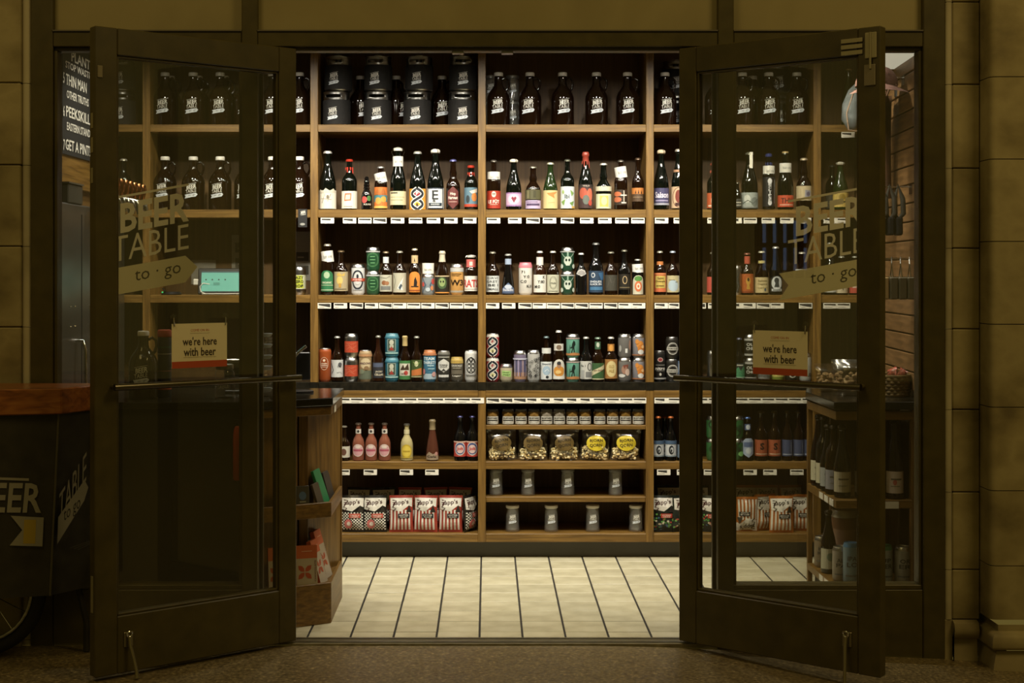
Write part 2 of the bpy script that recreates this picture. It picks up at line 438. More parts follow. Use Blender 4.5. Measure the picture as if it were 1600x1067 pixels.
# --- balanced door leaves, folded back outside
DW, DB, DT = .757, .012, 2.146
def door(n, s, label):
    """s=-1 left leaf, +1 right leaf; local x runs from the inner edge outwards, front is local f*y"""
    r = root('door_%d' % n, (s * .703, .028, DB), label, 'door', kind='structure')
    a = math.atan2(-.467, s * .593); r.rotation_euler = (0, 0, a)
    f = -s                                   # front side in local y
    Hh = DT - DB; t = .022
    g0, g1 = .19, 2.045                      # glass bottom / top (local z)
    def lb(name, m, x0, x1, ya, yb, z0, z1, bv=.003): return MB().box(x0, x1, min(ya, yb), max(ya, yb), z0, z1).build(name, m, r, bevel=bv)
    lb('stile', bronze, 0, .070, -t, t, 0, Hh); lb('stile', bronze, DW - .078, DW, -t, t, 0, Hh)
    lb('rail', bronze, .070, DW - .078, -t, t, 0, g0); lb('rail', bronze, .070, DW - .078, -t, t, g1, Hh)
    lb('pane', pane_m, .066, DW - .074, -.003, .003, g0 - .004, g1 + .004, 0)
    for z in (g0, g1 - .008): lb('glazing_bead', bronze, .070, DW - .078, -.014, .014, z, z + .008, .002)
    for x in (.070, DW - .086): lb('glazing_bead', bronze, x, x + .008, -.014, .014, g0, g1, .002)
    zb = H - 162 * 5.0 / F - DB
    bar = MB().tube([(.006, f * .062, zb), (DW - .05, f * .062, zb)], .0115, 12).build('push_bar', pm('bar_steel', '6d675a', .2, 1), r, 40)
    for x in (.03, DW - .06):
        MB().tube([(x, f * .02, zb), (x, f * .062, zb)], .008, 8).build('bracket', bronze, bar, 40)
    # kick-down holder
    hx = DW - .115
    hd = MB().box(hx - .016, hx + .016, *sorted((f * t, f * (t + .006))), .085, .135).build('holder', pm('old_brass', '8a8266', .35, .8), r, bevel=.002)
    zf = -.01 if s < 0 else -.05
    MB().tube([(hx, f * (t + .012), .12), (hx, f * (t + .018), .09), (hx - s * -.006, f * (t + .032), .05), (hx - s * -.01, f * (t + .045), zf + .02), (hx - s * -.01, f * (t + .048), zf)], [.008, .007, .006, .006, .009], 8).build('foot', pm('old_brass', '8a8266', .35, .8), hd, 40)
    MB().tube([(hx + .009 * math.cos(q * PI / 6), f * (t + .01), .128 + .009 * math.sin(q * PI / 6)) for q in range(12)], .003, 6, closed=True).build('ring', chrome, hd, 40)
    latch = pm('latch_steel', 'a09878', .4, .5)
    if s > 0:
        y = sorted((f * t, f * (t + .006)))
        for z in (2.035, 2.055, 2.075): lb('strike_plate', latch, DW - .135, DW - .06, *y, z + .012, z + .026, .001)
        b = lb('bolt', latch, DW - .052, DW - .012, *y, 2.03, 2.115, .002)
        MB().tube([(DW - .032, f * (t + .008), 2.115), (DW - .032, f * (t + .008), 1.995)], .004, 8).build('bolt_rod', latch, b, 40)
        lb('plate', pm('worn_plate', '7d745c', .5, .3), DW - .055, DW - .016, *y, 1.94, 2.01, .002)
    else:
        y = sorted((f * t, f * (t + .004)))
        lb('plate', pm('worn_plate', '7d745c', .5, .3), DW - .026, DW - .008, *y, 1.965, 2.005, .002)
        for z in (1.62, 1.72, 1.80): lb('edge_latch', latch, DW - .001, DW + .002, -.008, .008, z, z + .05, .0005)
        lb('edge_latch', latch, DW - .001, DW + .002, -.008, .008, .21, .33, .0005)
    return r
DL = door(1, -1, 'left glass door leaf folded outward, dark bronze frame and push bar')
DR = door(2, 1, 'right glass door leaf folded outward with steel bolt and plate')
# paper signs hung on the door glass
def hung_sign(dr, s, px0, px1, py, label):
    f = -s
    a = math.atan2(-.467, s * .593); ca, sa = math.cos(a), math.sin(a)
    def lx(px):      # local x on the leaf plane seen at pixel px
        q = (px - VX) / F   # (bx + ca*t) = q*(by - CAMY + sa*t)
        return (q * (.028 - CAMY) - s * .703) / (ca - q * sa)
    xa, xb = sorted((lx(px0), lx(px1))); w = xb - xa; xm = (xa + xb) / 2
    y = f * .0065
    P0 = Vector((s * .703 + ca * xm - sa * y, .028 + sa * xm + ca * y, 0))
    Z = P0.y - CAMY; h = 69 * Z / F; zc = H - (py - VY) * Z / F - h
    r = root('hanging_sign', (P0.x, P0.y, zc), label, 'sign', rz=a if s > 0 else a + PI)
    MB().box(-w / 2, w / 2, -.0012, .0012, 0, h).build('card', pm('sign_card', 'e6dcba', .6), r)
    d = Dec(); d.rect(-w / 2, 0, w / 2, h * .15, 'b85030')
    d.text('COME ON IN', 0, h * .845, h * .055, 'c0704a', w * .33); d.rect(-w * .18, h * .775, w * .18, h * .782, 'a89a74')
    d.text("we're here", 0, h * .60, h * .19, '3b2f22', w * .62, .012); d.text('with beer', 0, h * .36, h * .19, '3b2f22', w * .58, .012)
    d.rect(-w * .3, h * .235, w * .3, h * .242, 'a89a74')
    link('print', d.mesh('print', flat, off=.0016, lay=.0002), r)
    for sx in (-1, 1):
        hk = MB().lathe([(.0, .0), (.012, .001), (.011, .004), (.004, .006), (0, .007)], 12).mesh('suction_hook', clear_m, 40)
        o = link('suction_hook', hk, r, (sx * (w / 2 - .006), .003, h + .022)); o.rotation_euler = (PI / 2, 0, 0)
        MB().tube([(sx * (w / 2 - .006), -.003, h + .02), (sx * (w / 2 - .006), -.005, h + .004), (sx * (w / 2 - .008), -.004, h - .008)], .0022, 6).build('hook', chrome, r, 40)
hung_sign(DL, -1, 267, 353, 505, 'cream card reading we\'re here with beer on the left door')
hung_sign(DR, 1, 1178, 1263, 517, 'cream card reading we\'re here with beer on the right door')

# --- shop shell
o = wbox('wall_left', wood_back, None, -1.90, -1.80, .09, 1.95, -.05, 2.6); tag(o, 'dark wood left wall inside the shop', 'wall', kind='structure')
o = wbox('wall_back', wood_back, None, -1.9, 2.1, 1.85, 1.95, -.05, 2.6); tag(o, 'dark wood back wall behind the shelving', 'wall', kind='structure')
o = wbox('ceiling', pm('ceiling_white', 'b8b2a0', .8), None, -1.9, 2.2, .0, 1.95, 2.52, 2.6); tag(o, 'plain white ceiling inside the shop', 'ceiling', kind='structure')
AS = math.atan(.073)
wsr = root('wall_right', (1.70, .10, .8), 'brown wooden slatwall on the right side of the shop', 'wall', kind='structure', rz=-AS)
MB().box(.019, .06, 0, 1.80, -.8, 1.75).build('backing', pm('groove_insert', '8c7a58', .4, .3), wsr)
SP = .0775; zs0 = 2.169 - .8
sm = MB().box(0, .02, 0, 1.78, -SP / 2 + .003, SP / 2 - .003)
bmh = bmesh.new(); bmh.from_mesh(sm.mesh('x', [])); bmesh.ops.bevel(bmh, geom=bmh.edges[:], offset=.0025, segments=1, affect='EDGES')
sme = bpy.data.meshes.new('slat'); bmh.to_mesh(sme); bmh.free(); sme.materials.append(wood_slat)
for k in range(-5, 18):
    z = zs0 + SP / 2 - k * SP
    if z > 1.72: continue
    if z < .02: break
    link('slat', sme, wsr, (0, 0, z))
o = root('glowing_soffit', (1.68, .7, 2.235), 'white ceiling soffit with added glow above the wooden slatwall', 'ceiling soffit')  # bit of white ceiling; its brightness is an added glow, also lighting the slats
PPL = [(1.57, .10), (1.80, .10), (1.80, 1.05), (1.70, 1.05), (1.57, .55)]
def pslab(name, z0, z1, m):
    q = MB(); n = len(PPL)
    for z in (z0, z1): q.v += [(x, y, z) for x, y in PPL]
    for i in range(n): q.f.append([i, (i + 1) % n, n + (i + 1) % n, n + i]); q.m.append(0)
    q.f.append(list(range(n))[::-1]); q.f.append([n + i for i in range(n)]); q.m += [0, 0]
    return q.build(name, m, o, None, True)
pslab('glowing_face', 2.225, 2.24, emis('soffit_glow', (.62, .58, .46), .8)); pslab('housing', 2.2405, 2.50, white_pl)

# --- far end of the hall: a tall daylit window that the right door pane mirrors
def mirror_pt(px, py, X):
    a = math.atan2(-.467, .593); ca, sa = math.cos(a), math.sin(a); q = (px - VX) / F
    t = (q * (.028 - CAMY) - .703) / (ca - q * sa); p = Vector((.703 + ca * t, .028 + sa * t, 0)); p.z = H - (py - VY) * (p.y - CAMY) / F
    v = (p - Vector((0, CAMY, H))).normalized(); n = Vector((sa, -ca, 0)); r = v - 2 * v.dot(n) * n
    return p + r * ((X - p.x) / r.x)
XW = -11.0; p0 = mirror_pt(1185, 422, XW); p1 = mirror_pt(1265, 345, XW); ya, yb = sorted((p0.y, p1.y)); za, zb_ = sorted((p0.z, p1.z))
w = root('window_6', (XW, (ya + yb) / 2, za), 'tall bluish hall window mirrored in the right door glass', 'window', kind='structure')
blue = emis('evening_blue', (.16, .24, .42), 1.0); nb = 5
for k in range(nb):
    y0_ = ya + (yb - ya) * k / nb; wbox('pane', blue, w, XW - .02, XW, y0_ + .04, ya + (yb - ya) * (k + 1) / nb - .04, za, zb_)
for k in range(nb + 1): wbox('mullion', bronze, w, XW - .03, XW + .04, ya + (yb - ya) * k / nb - .04, ya + (yb - ya) * k / nb + .04, za - .1, zb_ + .1)
wbox('crossbar', bronze, w, XW - .03, XW + .05, ya, yb, (za + zb_) / 2 - .03, (za + zb_) / 2 + .03)
# ================================================================ SHELVING
ZS = 6.5; YS = ZS + CAMY
def XS(px): return (px - VX) * ZS / F
def ZZ(py): return H - (py - VY) * ZS / F
UP = [XS(p) for p in (228.5, 490.8, 753, 1015.5, 1277)]
UT = .018
SH = root('wall_shelving', (0, YS + .16, 0), 'built-in walnut wall shelving of six bays behind the doors', 'shelving')
YB = 1.82
for x in UP: wbox('upright', wood_v, SH, x - UT, x + UT, YS, YB, ZZ(847), 2.515, bevel=.0015)
edges = [-1.79] + UP + [1.80]
bays = [(edges[i] + (UT if i else 0), edges[i + 1] - (UT if i < 5 else 0)) for i in range(6)]
for a, b in bays: wbox('back_panel', wood_back, SH, a, b, YB, YB + .018, .02, 2.515)
ROW = {}
def shelf(bay, t, b, inset=.0, m=wood_h):
    a, c = bays[bay]
    return wbox('shelf', m, SH, a, c, YS + .001 + inset, YB, ZZ(b), ZZ(t), bevel=.0015)
SHELF = {}
for r, (t, b) in {1: (194.5, 206), 2: (327.5, 340), 3: (461, 473), 5: (721.5, 733), 6: (834, 847)}.items():
    ROW[r] = ZZ(t)
    for k in range(6): SHELF[(r, k)] = shelf(k, t, b, .012 if k == 5 else 0)
ROW[4] = ZZ(597)
SHELF[('a', 3)] = shelf(3, 665, 671.5, .012); SHELF[('b', 3)] = shelf(3, 777, 785, .012)
ROW['a'] = ZZ(665); ROW['b'] = ZZ(777)
for k in range(6): SHELF[(4, k)] = wbox('apron', wood_h, SH, *bays[k], YS + .001, YS + .02, ZZ(621), ZZ(610), bevel=.0015)
wbox('toe_kick', kick_m, SH, -1.79, 1.80, YS + .055, YS + .075, .0, ZZ(847))
# worktop
ct = root('counter_top', (0, YS + .16, ROW[4] - .04), 'black stone counter slab running between the shelving uprights', 'counter')
for k in range(6): wbox('slab', counter_m, ct, bays[k][0], bays[k][1], YS + .0005, YB, ZZ(610) + .0003, ROW[4], bevel=.002)
for x in UP: wbox('slab', counter_m, ct, x - UT, x + UT, YS - .0012, YS - .0002, ZZ(610) + .0003, ROW[4])
# outlet
o = root('wall_outlet', (*W(569, 762, 6.8).xy, ZZ(733) - .06), 'beige electrical outlet on the back panel above the snack bags', 'outlet')
o.location.y = YB - .004; o.location.z = .44
MB().box(-.035, .035, -.003, .003, -.057, .057).build('plate', pm('outlet_beige', '7d6a4c', .5), o, bevel=.001)
for z in (-.02, .02): MB().box(-.013, .013, -.005, -.003, z - .014, z + .014).build('socket', pm('outlet_dark', '4a3c28', .5), o)
# price tags: children of the shelf they hang from
def tagmesh(v):
    w, h = .0625, .026
    m = MB().box(-w / 2, w / 2, -.0016, 0, -h, 0)
    m.add([(-w / 2 + .004, -.0021, -.004), (w / 2 - .004 - .012 * (v % 2), -.0021, -.004), (w / 2 - .004 - .012 * (v % 2), -.0021, -.012 - .004 * (v % 3)), (-w / 2 + .004, -.0021, -.010)], [[3, 2, 1, 0]], 1)
    m.add([(-w / 2 + .006, -.0021, -.019), (w / 2 - .02 - .006 * v, -.0021, -.019), (w / 2 - .02 - .006 * v, -.0021, -.021), (-w / 2 + .006, -.0021, -.021)], [[3, 2, 1, 0]], 2)
    return m.mesh('price_tag', [paper_w, pm('tag_print', '2c2a26', .6), pm('tag_print_grey', '8a867c', .6)])
TAGM = [tagmesh(v) for v in range(4)]
TAG_H = .026
def tags(row, bay, pxs, drop=None):
    s = SHELF[(row, bay)]
    for i, px in enumerate(pxs):
        zb = {2: ZZ(340), 3: ZZ(473), 4: ZZ(621), 5: ZZ(733), 1: ZZ(206)}[row]
        o = link('price_tag', TAGM[(i * 7 + int(px)) % 4], s)
        o.location = (XS(px), YS - .0005, zb - .001)       # shelf meshes sit at the world origin
def c1(base, sc, *v): return [base + x / sc for x in v]
tags(2, 2, c1(440, 4.706, 337, 500, 613, 723, 853, 985, 1117, 1245, 1383))
tags(2, 3, c1(740, 4.706, 147, 303, 437, 558, 690, 832, 965, 1090, 1208))
tags(2, 4, c1(740, 4.706, 1382, 1520) + c1(1090, 4.104, 105, 240, 337, 453, 572, 685))
tags(2, 5, c1(1090, 4.104, 850, 935))
tags(3, 2, c1(440, 4.706, 315, 433, 550, 662, 766, 868, 971, 1076, 1180, 1286, 1390))
tags(3, 3, c1(740, 4.706, 140, 258, 379, 484, 587, 692, 795, 900, 1008, 1113, 1213))
tags(3, 4, c1(740, 4.706, 1380, 1482) + c1(1090, 4.104, 10, 110, 245, 330, 422, 510, 692))
tags(3, 5, c1(1090, 4.104, 848, 935))
tags(4, 2, [516 + 20.9 * i for i in range(0, 12)][1:])
tags(4, 3, [770.5 + 20.8 * i for i in range(12)])
tags(4, 4, [1033 + 20.9 * i for i in range(12)])
tags(5, 2, [536, 578.7, 635, 674.8]); tags(5, 4, [1037, 1068, 1110, 1172, 1203, 1245]); tags(1, 5, [1325])

# ================================================================ GOODS
WHERE = {1: 'on top shelf', 2: 'on second shelf', 3: 'on third shelf', 4: 'on black counter', 5: 'below the counter', 6: 'on bottom shelf'}
GROUPS = {2: 'large bottles on the second shelf', 3: 'bottles and cans on the third shelf', 4: 'bottles and cans on the black counter', 5: 'soda bottles under the counter'}
def prof(kind, R, h):
    if kind == 'long': q = [(.86, 0), (1, .02), (1, .50), (.95, .555), (.72, .63), (.50, .70), (.41, .78), (.385, .94), (.43, .95), (.43, .985), (.36, .99)]
    elif kind == 'champ': q = [(.84, 0), (1, .025), (1, .40), (.97, .46), (.84, .55), (.64, .65), (.46, .75), (.38, .84), (.36, .92), (.43, .93), (.43, .965), (.36, .985)]
    elif kind == 'stub': q = [(.86, 0), (1, .03), (1, .58), (.93, .65), (.66, .72), (.46, .78), (.42, .94), (.47, .95), (.47, .985), (.38, .99)]
    elif kind == 'cone': q = [(.84, 0), (1, .04), (.98, .12), (.90, .28), (.74, .46), (.56, .62), (.44, .75), (.40, .92), (.45, .93), (.45, .975), (.38, .985)]
    elif kind == 'wine': q = [(.86, 0), (1, .02), (1, .55), (.96, .60), (.78, .655), (.50, .71), (.38, .77), (.36, .95), (.41, .955), (.41, .985), (.34, .99)]
    elif kind == 'bulb': q = [(.86, 0), (1, .03), (1, .44), (.92, .52), (.62, .60), (.46, .645), (.50, .70), (.50, .74), (.40, .80), (.37, .94), (.42, .95), (.42, .985), (.35, .99)]
    elif kind == 'bead': q = [(.86, 0), (1, .03), (1, .42), (.8, .52), (.52, .6), (.62, .64), (.5, .68), (.6, .73), (.46, .77), (.54, .82), (.4, .87), (.46, .92), (.3, .97), (.2, .985)]
    elif kind == 'soda': q = [(.80, 0), (.98, .02), (1, .06), (1, .38), (.96, .48), (.80, .57), (.52, .65), (.40, .72), (.37, .92), (.43, .93), (.43, .965), (.36, .99)]
    return [(r * R, z * h) for r, z in q]
def ops_to_dec(d, ops, A, v0, v1):
    B = v1 - v0
    for o in ops:
        k = o[0]
        if k == 'r': d.rect(o[1] * A, v0 + o[2] * B, o[3] * A, v0 + o[4] * B, o[5])
        elif k == 'e': d.ell(o[1] * A, v0 + o[2] * B, o[3] * A, o[4] * B, o[5])
        elif k == 'o': d.ring(o[1] * A, v0 + o[2] * B, o[3] * A, o[4] * B, o[5] * A, o[6])
        elif k == 't': d.text(o[1], o[2] * A, v0 + o[3] * B, o[4] * B, o[6], o[5] * A, o[7] if len(o) > 7 else .01)
        elif k == 'p': d.poly([(u * A, v0 + v * B) for u, v in o[1]], o[2])
        elif k == 's': d.stroke([(u * A, v0 + v * B) for u, v in o[1]], o[2] * A, o[3])
    return d
def arch(base, c, top=.72):
    n = 8
    return ('p', [(-base, 0), (base, 0)] + [(base * math.cos(PI * i / n), top + (1 - top) * math.sin(PI * i / n)) for i in range(n + 1)], c)
def sine(u0, amp, n, ph=0, v0=0, v1=1, k=1):
    return [(u0 + amp * math.sin(PI * 2 * k * i / n + ph), v0 + (v1 - v0) * i / n) for i in range(n + 1)]
def cap_mesh(o, kind, col, R, h, pr):
    rn = pr[-3][0]
    m = cm(col, .35)
    if kind == 'c':
        m = pm('cap_' + col, col, .32, .55)
        MB().lathe([(rn * 1.12, h * .955), (rn * 1.22, h * .957), (rn * 1.12, h * .985), (rn * .8, h * 1.0), (0, h * 1.0)], 14, cap=False).build('cap', m, o, 40)
    elif kind == 'f':
        MB().lathe([(r * 1.06 + .0008, z) for r, z in pr if z > h * .72] + [(rn * .9, h), (0, h)], 16, cap=False).build('foil', m, o, 50)
    elif kind == 'w':
        q = [(r * 1.10 + .001, z) for r, z in pr if z > h * .80] + [(rn * 1.05, h), (0, h * 1.004)]
        mb = MB().lathe(q, 14, cap=False)
        for a, l in ((-.5, .10), (.4, .06), (1.3, .12), (-1.4, .05)):
            r0 = .42 * R
            mb.tube([(r0 * math.sin(a), -r0 * math.cos(a), h * .84), (r0 * 1.15 * math.sin(a), -r0 * 1.15 * math.cos(a), h * (.84 - l))], [.004, .0025], 6)
        mb.build('wax', m, o, 60)
    elif kind == 'm':
        mb = MB().lathe([(rn * 1.0, h * .93), (rn * 1.25, h * .94), (rn * 1.35, h * .965), (rn * 1.2, h * .985), (rn * .7, h * 1.0), (0, h * 1.002)], 14, cap=False)
        mb.build('stopper', m, o, 40)
        w = MB()
        for k in range(4):
            a = k * PI / 2 + .5
            w.tube([(rn * .6 * math.sin(a), -rn * .6 * math.cos(a), h * 1.004), (rn * 1.45 * math.sin(a), -rn * 1.45 * math.cos(a), h * .975), (rn * 1.3 * math.sin(a), -rn * 1.3 * math.cos(a), h * .915)], .0011, 5)
        w.build('wire_cage', chrome, o, 40)
    elif kind == 's':
        MB().lathe([(rn * 1.0, h * .945), (rn * 1.3, h * .95), (rn * 1.3, h * .985), (rn * .7, h * 1.0), (0, h * 1.0)], 14, cap=False).build('stopper', m, o, 40)
        MB().tube([(-rn * 1.3, -.002, h * .86), (-rn * 1.9, -.004, h * .93), (-rn * 1.4, 0, h * .99), (0, 0, h * 1.012), (rn * 1.4, 0, h * .99), (rn * 1.9, -.004, h * .93), (rn * 1.3, -.002, h * .86)], .0013, 6).build('bail_wire', chrome, o, 40)
    elif kind == 'k':
        MB().lathe([(rn * .8, h * .93), (rn * .85, h * .94), (rn * .95, h * .96), (rn * .95, h * 1.0), (0, h * 1.0)], 12, cap=False).build('cork', m, o, 40)
def paper_tag(o, R, z0, z1, tilt=0.0, txt=True):
    d = Dec(); A = R * 1.45
    d.rect(-A, z0, A, z1, 'd2d0c8')
    if txt: d.text('last one', .1 * A, (z0 + z1) / 2, (z1 - z0) * .3, '5a5a58', A * 1.0)
    f = wrap(R)
    ct, s_ = math.cos(tilt), math.sin(tilt); zc = (z0 + z1) / 2
    def fn(u, v, off):
        x, y, z = f(u, v, off); z -= zc
        return (x * ct - z * s_, y, zc + x * s_ + z * ct)
    link('paper_tag', d.mesh('paper_tag', fn, step=R * .35), o)
def bottle(px, top, w, row, kind, glass, cap, lab, desc, extra=(), dz=0.0, group=None, where=None, neck=None, cat='bottle', name='beer_bottle', loc=None, hh=None, rr=None):
    R = w * (ZS + .05) / F / 2 if rr is None else rr
    if loc is None:
        Z = ZS + .022 + R + dz
        x = (px - VX) * Z / F; zb = ROW[row]; h = H - (top - VY) * Z / F - zb; loc = (x, Z + CAMY, zb)
    else: h = hh
    o = root(name, loc, desc + ' ' + (WHERE[row] if where is None else where), cat, group or GROUPS.get(row))
    gm = GL[glass] if glass in GL else cm(glass, .12)
    pr = prof(kind, R, h)
    MB().lathe(pr + [(0, pr[-1][1])], 20, cap=False).build('glass_body', gm, o, 35)
    if cap: cap_mesh(o, cap[0], cap[1:], R, h, pr)
    if lab:
        f0, f1, base, ops = lab[:4]
        d = Dec(); A = 1.15 * R
        if base: d.rect(-A * 1.25, f0 * h, A * 1.25, f1 * h, base)
        ops_to_dec(d, ops, A, f0 * h, f1 * h)
        link('label', d.mesh('label', wrap(R), step=R * .3, off=.0007, lay=.0003), o)
    if neck:     # (f0, f1, colour[, ops]) paper round the neck
        f0, f1, c = neck[:3]; inr = [r for r, z in pr if f0 * h <= z <= f1 * h]; rn = (max(inr) * 1.03 if inr else .46 * R) + .0008
        d = Dec(); d.rect(-rn * 1.5, f0 * h, rn * 1.5, f1 * h, c)
        if len(neck) > 3: ops_to_dec(d, neck[3], rn * 1.1, f0 * h, f1 * h)
        link('neck_label', d.mesh('neck_label', wrap(rn), step=rn * .35), o)
    for e in extra: e(o, R, h)
    return o
def ptag(f0, f1, tilt=0.0, k=.78): return lambda o, R, h: paper_tag(o, R * k, f0 * h, f1 * h, tilt)
def can(px, top, w, row, body, ops, desc, bot=None, rim=None, dz=0.0, where=None, group=None, zb=None, loc=None, hh=None, shoulder=None):
    R = w * (ZS + .05) / F / 2
    if loc is None:
        Z = ZS + .022 + R + dz
        x = (px - VX) * Z / F; z0 = ROW[row] if bot is None else H - (bot - VY) * Z / F
        if zb is not None: z0 = zb
        h = H - (top - VY) * Z / F - z0; loc = (x, Z + CAMY, z0)
    else: h = hh
    o = root('beer_can', loc, desc + ' ' + (where or WHERE[row]), 'can', group or GROUPS.get(row))
    bm_ = alu if body is None else (cm(body, .28) if isinstance(body, str) else body)
    MB().lathe([(.78 * R, 0), (.86 * R, .004), (R, .012), (R, h - .017)], 22, cap=False).build('body', bm_, o, 35)
    MB().lathe([(R, h - .017), (.985 * R, h - .013), (.90 * R, h - .006), (.86 * R, h - .0035)], 22, cap=False).build('shoulder', (alu if rim is None else cm(rim, .3)) if shoulder is None else cm(shoulder, .28), o, 50)
    MB().lathe([(.86 * R, h - .0038), (.88 * R, h - .001), (.86 * R, h), (.82 * R, h - .001), (.80 * R, h - .004), (0, h - .004)], 22, cap=False).build('lid', alu if rim is None else cm(rim, .3), o, 35)
    if ops:
        d = Dec(); ops_to_dec(d, ops, 1.15 * R, .012, h - .0175)
        link('label', d.mesh('label', wrap(R), step=R * .3, rough=.3), o)
    return o, loc[2] + h
def can2(px, top, w, row, body, ops, desc, rim=None, dz=0.0, ops2=None, where=None, shoulder=None):
    """two cans, one on the other"""
    R = w * (ZS + .05) / F / 2; Z = ZS + .022 + R + dz
    h = (H - (top - VY) * Z / F - ROW[row]) / 2
    x = (px - VX) * Z / F
    can(px, top, w, row, body, ops, 'lower of two stacked ' + desc, rim=rim, loc=(x, Z + CAMY, ROW[row]), hh=h, where=where, shoulder=shoulder)
    can(px, top, w, row, body, ops2 or ops, 'upper of two stacked ' + desc, rim=rim, loc=(x, Z + CAMY, ROW[row] + h + .0002), hh=h, where=where, shoulder=shoulder)

# ---- growlers and kegs of the top shelf
def growler_meshes():
    R = .0545; h = .255
    pr = [(.9, 0), (1, .015), (1, .50), (.97, .55), (.85, .62), (.62, .69), (.42, .75), (.36, .80), (.335, .90), (.36, .905), (.36, .94)]
    g = MB().lathe([(a * R, b * h) for a, b in pr] + [(0, .94 * h)], 26, cap=False).mesh('glass_body', amber, 35)
    c = MB().lathe([(.38 * R, .93 * h), (.40 * R, .935 * h), (.40 * R, .985 * h), (.36 * R, h), (0, h)], 20, cap=False).mesh('screw_cap', white_pl, 40)
    hd = MB().tube([(.33 * R, 0, .875 * h), (.62 * R, 0, .90 * h), (.86 * R, 0, .86 * h), (.90 * R, 0, .78 * h), (.80 * R, 0, .70 * h), (.66 * R, 0, .665 * h)], [.006, .0058, .0055, .0055, .006, .007], 10).mesh('handle', amber, 60)
    d = Dec(); logo(d, -.002, .090, .062)
    lb = d.mesh('printed_logo', wrap(R), step=.012)
    return [('glass_body', g), ('screw_cap', c), ('handle', hd), ('printed_logo', lb)]
GM = growler_meshes()
ORD = ['first', 'second', 'third', 'fourth', 'fifth', 'sixth', 'seventh', 'eighth']
def growler(px, row, label, dz=0.0, group='amber growlers on the upper shelves', logo_=True, rz=0.0, loc=None):
    Z = ZS + .035 + .0545 + dz
    o = root('growler', loc or ((px - VX) * (ZS + .0895) / F, Z + CAMY, ROW[row]), label, 'growler', group, rz=rz)
    for n, m in GM:
        if n == 'printed_logo' and not logo_: continue
        link(n, m, o)
    return o
for i, px in enumerate((258, 302, 344, 384, 426, 468)):
    growler(px, 1, 'amber growler with white printed logo, front row, %s from left behind left door, top shelf' % ORD[i], rz=random.uniform(-.1, .1))
    growler(px, 2, 'amber growler with white printed logo, %s from left behind left door, second shelf' % ORD[i], rz=random.uniform(-.1, .1))
    if i < 5: growler(px, 1, 'amber growler in middle row behind %s growler of left door, top shelf' % ORD[i], dz=.112, logo_=False)
    if i < 4: growler(px + 2, 1, 'amber growler at the back behind %s growler of left door, top shelf' % ORD[i], dz=.190 if False else .224 - .02, logo_=False) if False else None
for i, px in enumerate((779, 828, 879, 932, 980.5)):
    growler(px, 1, 'amber growler with white printed logo, %s from left in the middle bay, top shelf' % ORD[i], rz=(-.06, -.15, .12, .02, .02)[i])
for i, px in enumerate((1039, 1079, 1119, 1160, 1201, 1245)):
    growler(px, 1, 'amber growler with white printed logo, %s from left beside right door, top shelf' % ORD[i], rz=random.uniform(-.1, .1))
for i, (px, t) in enumerate(((564, 'first and second'), (619.5, 'second and third'), (691, 'third and fourth'))):
    growler(762 + (px - 762) * 1.022, 1, 'amber growler half hidden between the %s keg stacks, top shelf' % t, dz=.115, rz=(.5, .9, .1)[i])
growler(1174 + 9, 1, 'amber growler in the back row behind right door, top shelf', dz=.115, logo_=False)
def keg_meshes():
    R = .066; h = .163
    b = MB().lathe([(.9 * R, 0), (.97 * R, .006), (.97 * R, h - .045), (.8 * R, h - .030), (0, h - .028)], 28, cap=False).mesh('steel_body', steel, 35)
    s = MB().lathe([(.985 * R, .006), (R, .010), (R, h - .046), (.985 * R, h - .042)], 28, cap=False).mesh('sleeve', sleeve, 40)
    d = Dec(); logo(d, .0, .055, .052)
    l = d.mesh('printed_logo', wrap(R), step=.014)
    n = 40; q = MB(); zs = [h - .042, h - .032, h - .015, h - .004]; r = .93 * R
    for z in zs:
        for i in range(n): a = 2 * PI * i / n; q.v.append((r * math.sin(a), -r * math.cos(a), z))
    for j in range(3):
        for i in range(n):
            a = 360 * (i + .5) / n
            if j == 1 and (a < 34 or a > 326 or 146 < a < 214): continue
            q.f.append([j * n + i, j * n + (i + 1) % n, (j + 1) * n + (i + 1) % n, (j + 1) * n + i]); q.m.append(0)
    for c in (0, PI):
        hw = .62; zc = h - .023; hz = .0085
        pts = []
        for k in range(9): t = -PI / 2 + PI * k / 8; pts.append((c + hw + .1 * math.cos(t), zc + hz * math.sin(t)))
        for k in range(9): t = PI / 2 + PI * k / 8; pts.append((c - hw + .1 * math.cos(t), zc + hz * math.sin(t)))
        q.tube([(r * math.sin(a), -r * math.cos(a), z) for a, z in pts], .0022, 6, closed=True)
    for z in (h - .004, h - .042):
        q.tube([(r * math.sin(2 * PI * i / n), -r * math.cos(2 * PI * i / n), z) for i in range(n)], .0026, 6, closed=True)
    cl = q.mesh('handle_collar', steel, 40)
    cp = MB().lathe([(.2 * R, h - .03), (.2 * R, h - .004), (.30 * R, h - .002), (.30 * R, h + .008), (.24 * R, h + .011), (0, h + .012)], 18, cap=False).mesh('cap', steel, 40)
    return [('steel_body', b), ('sleeve', s), ('printed_logo', l), ('handle_collar', cl)], ('cap', cp)
KM, KC = keg_meshes()
def keg(px, level, label, rz=0.0, dz=0.0, row=1):
    Z = ZS + .03 + .066 + dz
    o = root('mini_keg', ((px - VX) * (ZS + .096) / F, Z + CAMY, ROW[row] + (.165 * level)), label, 'keg', 'small kegs in black sleeves on the top shelf', rz=rz)
    for n, m in KM: link(n, m, o)
    if level: link(KC[0], KC[1], o)
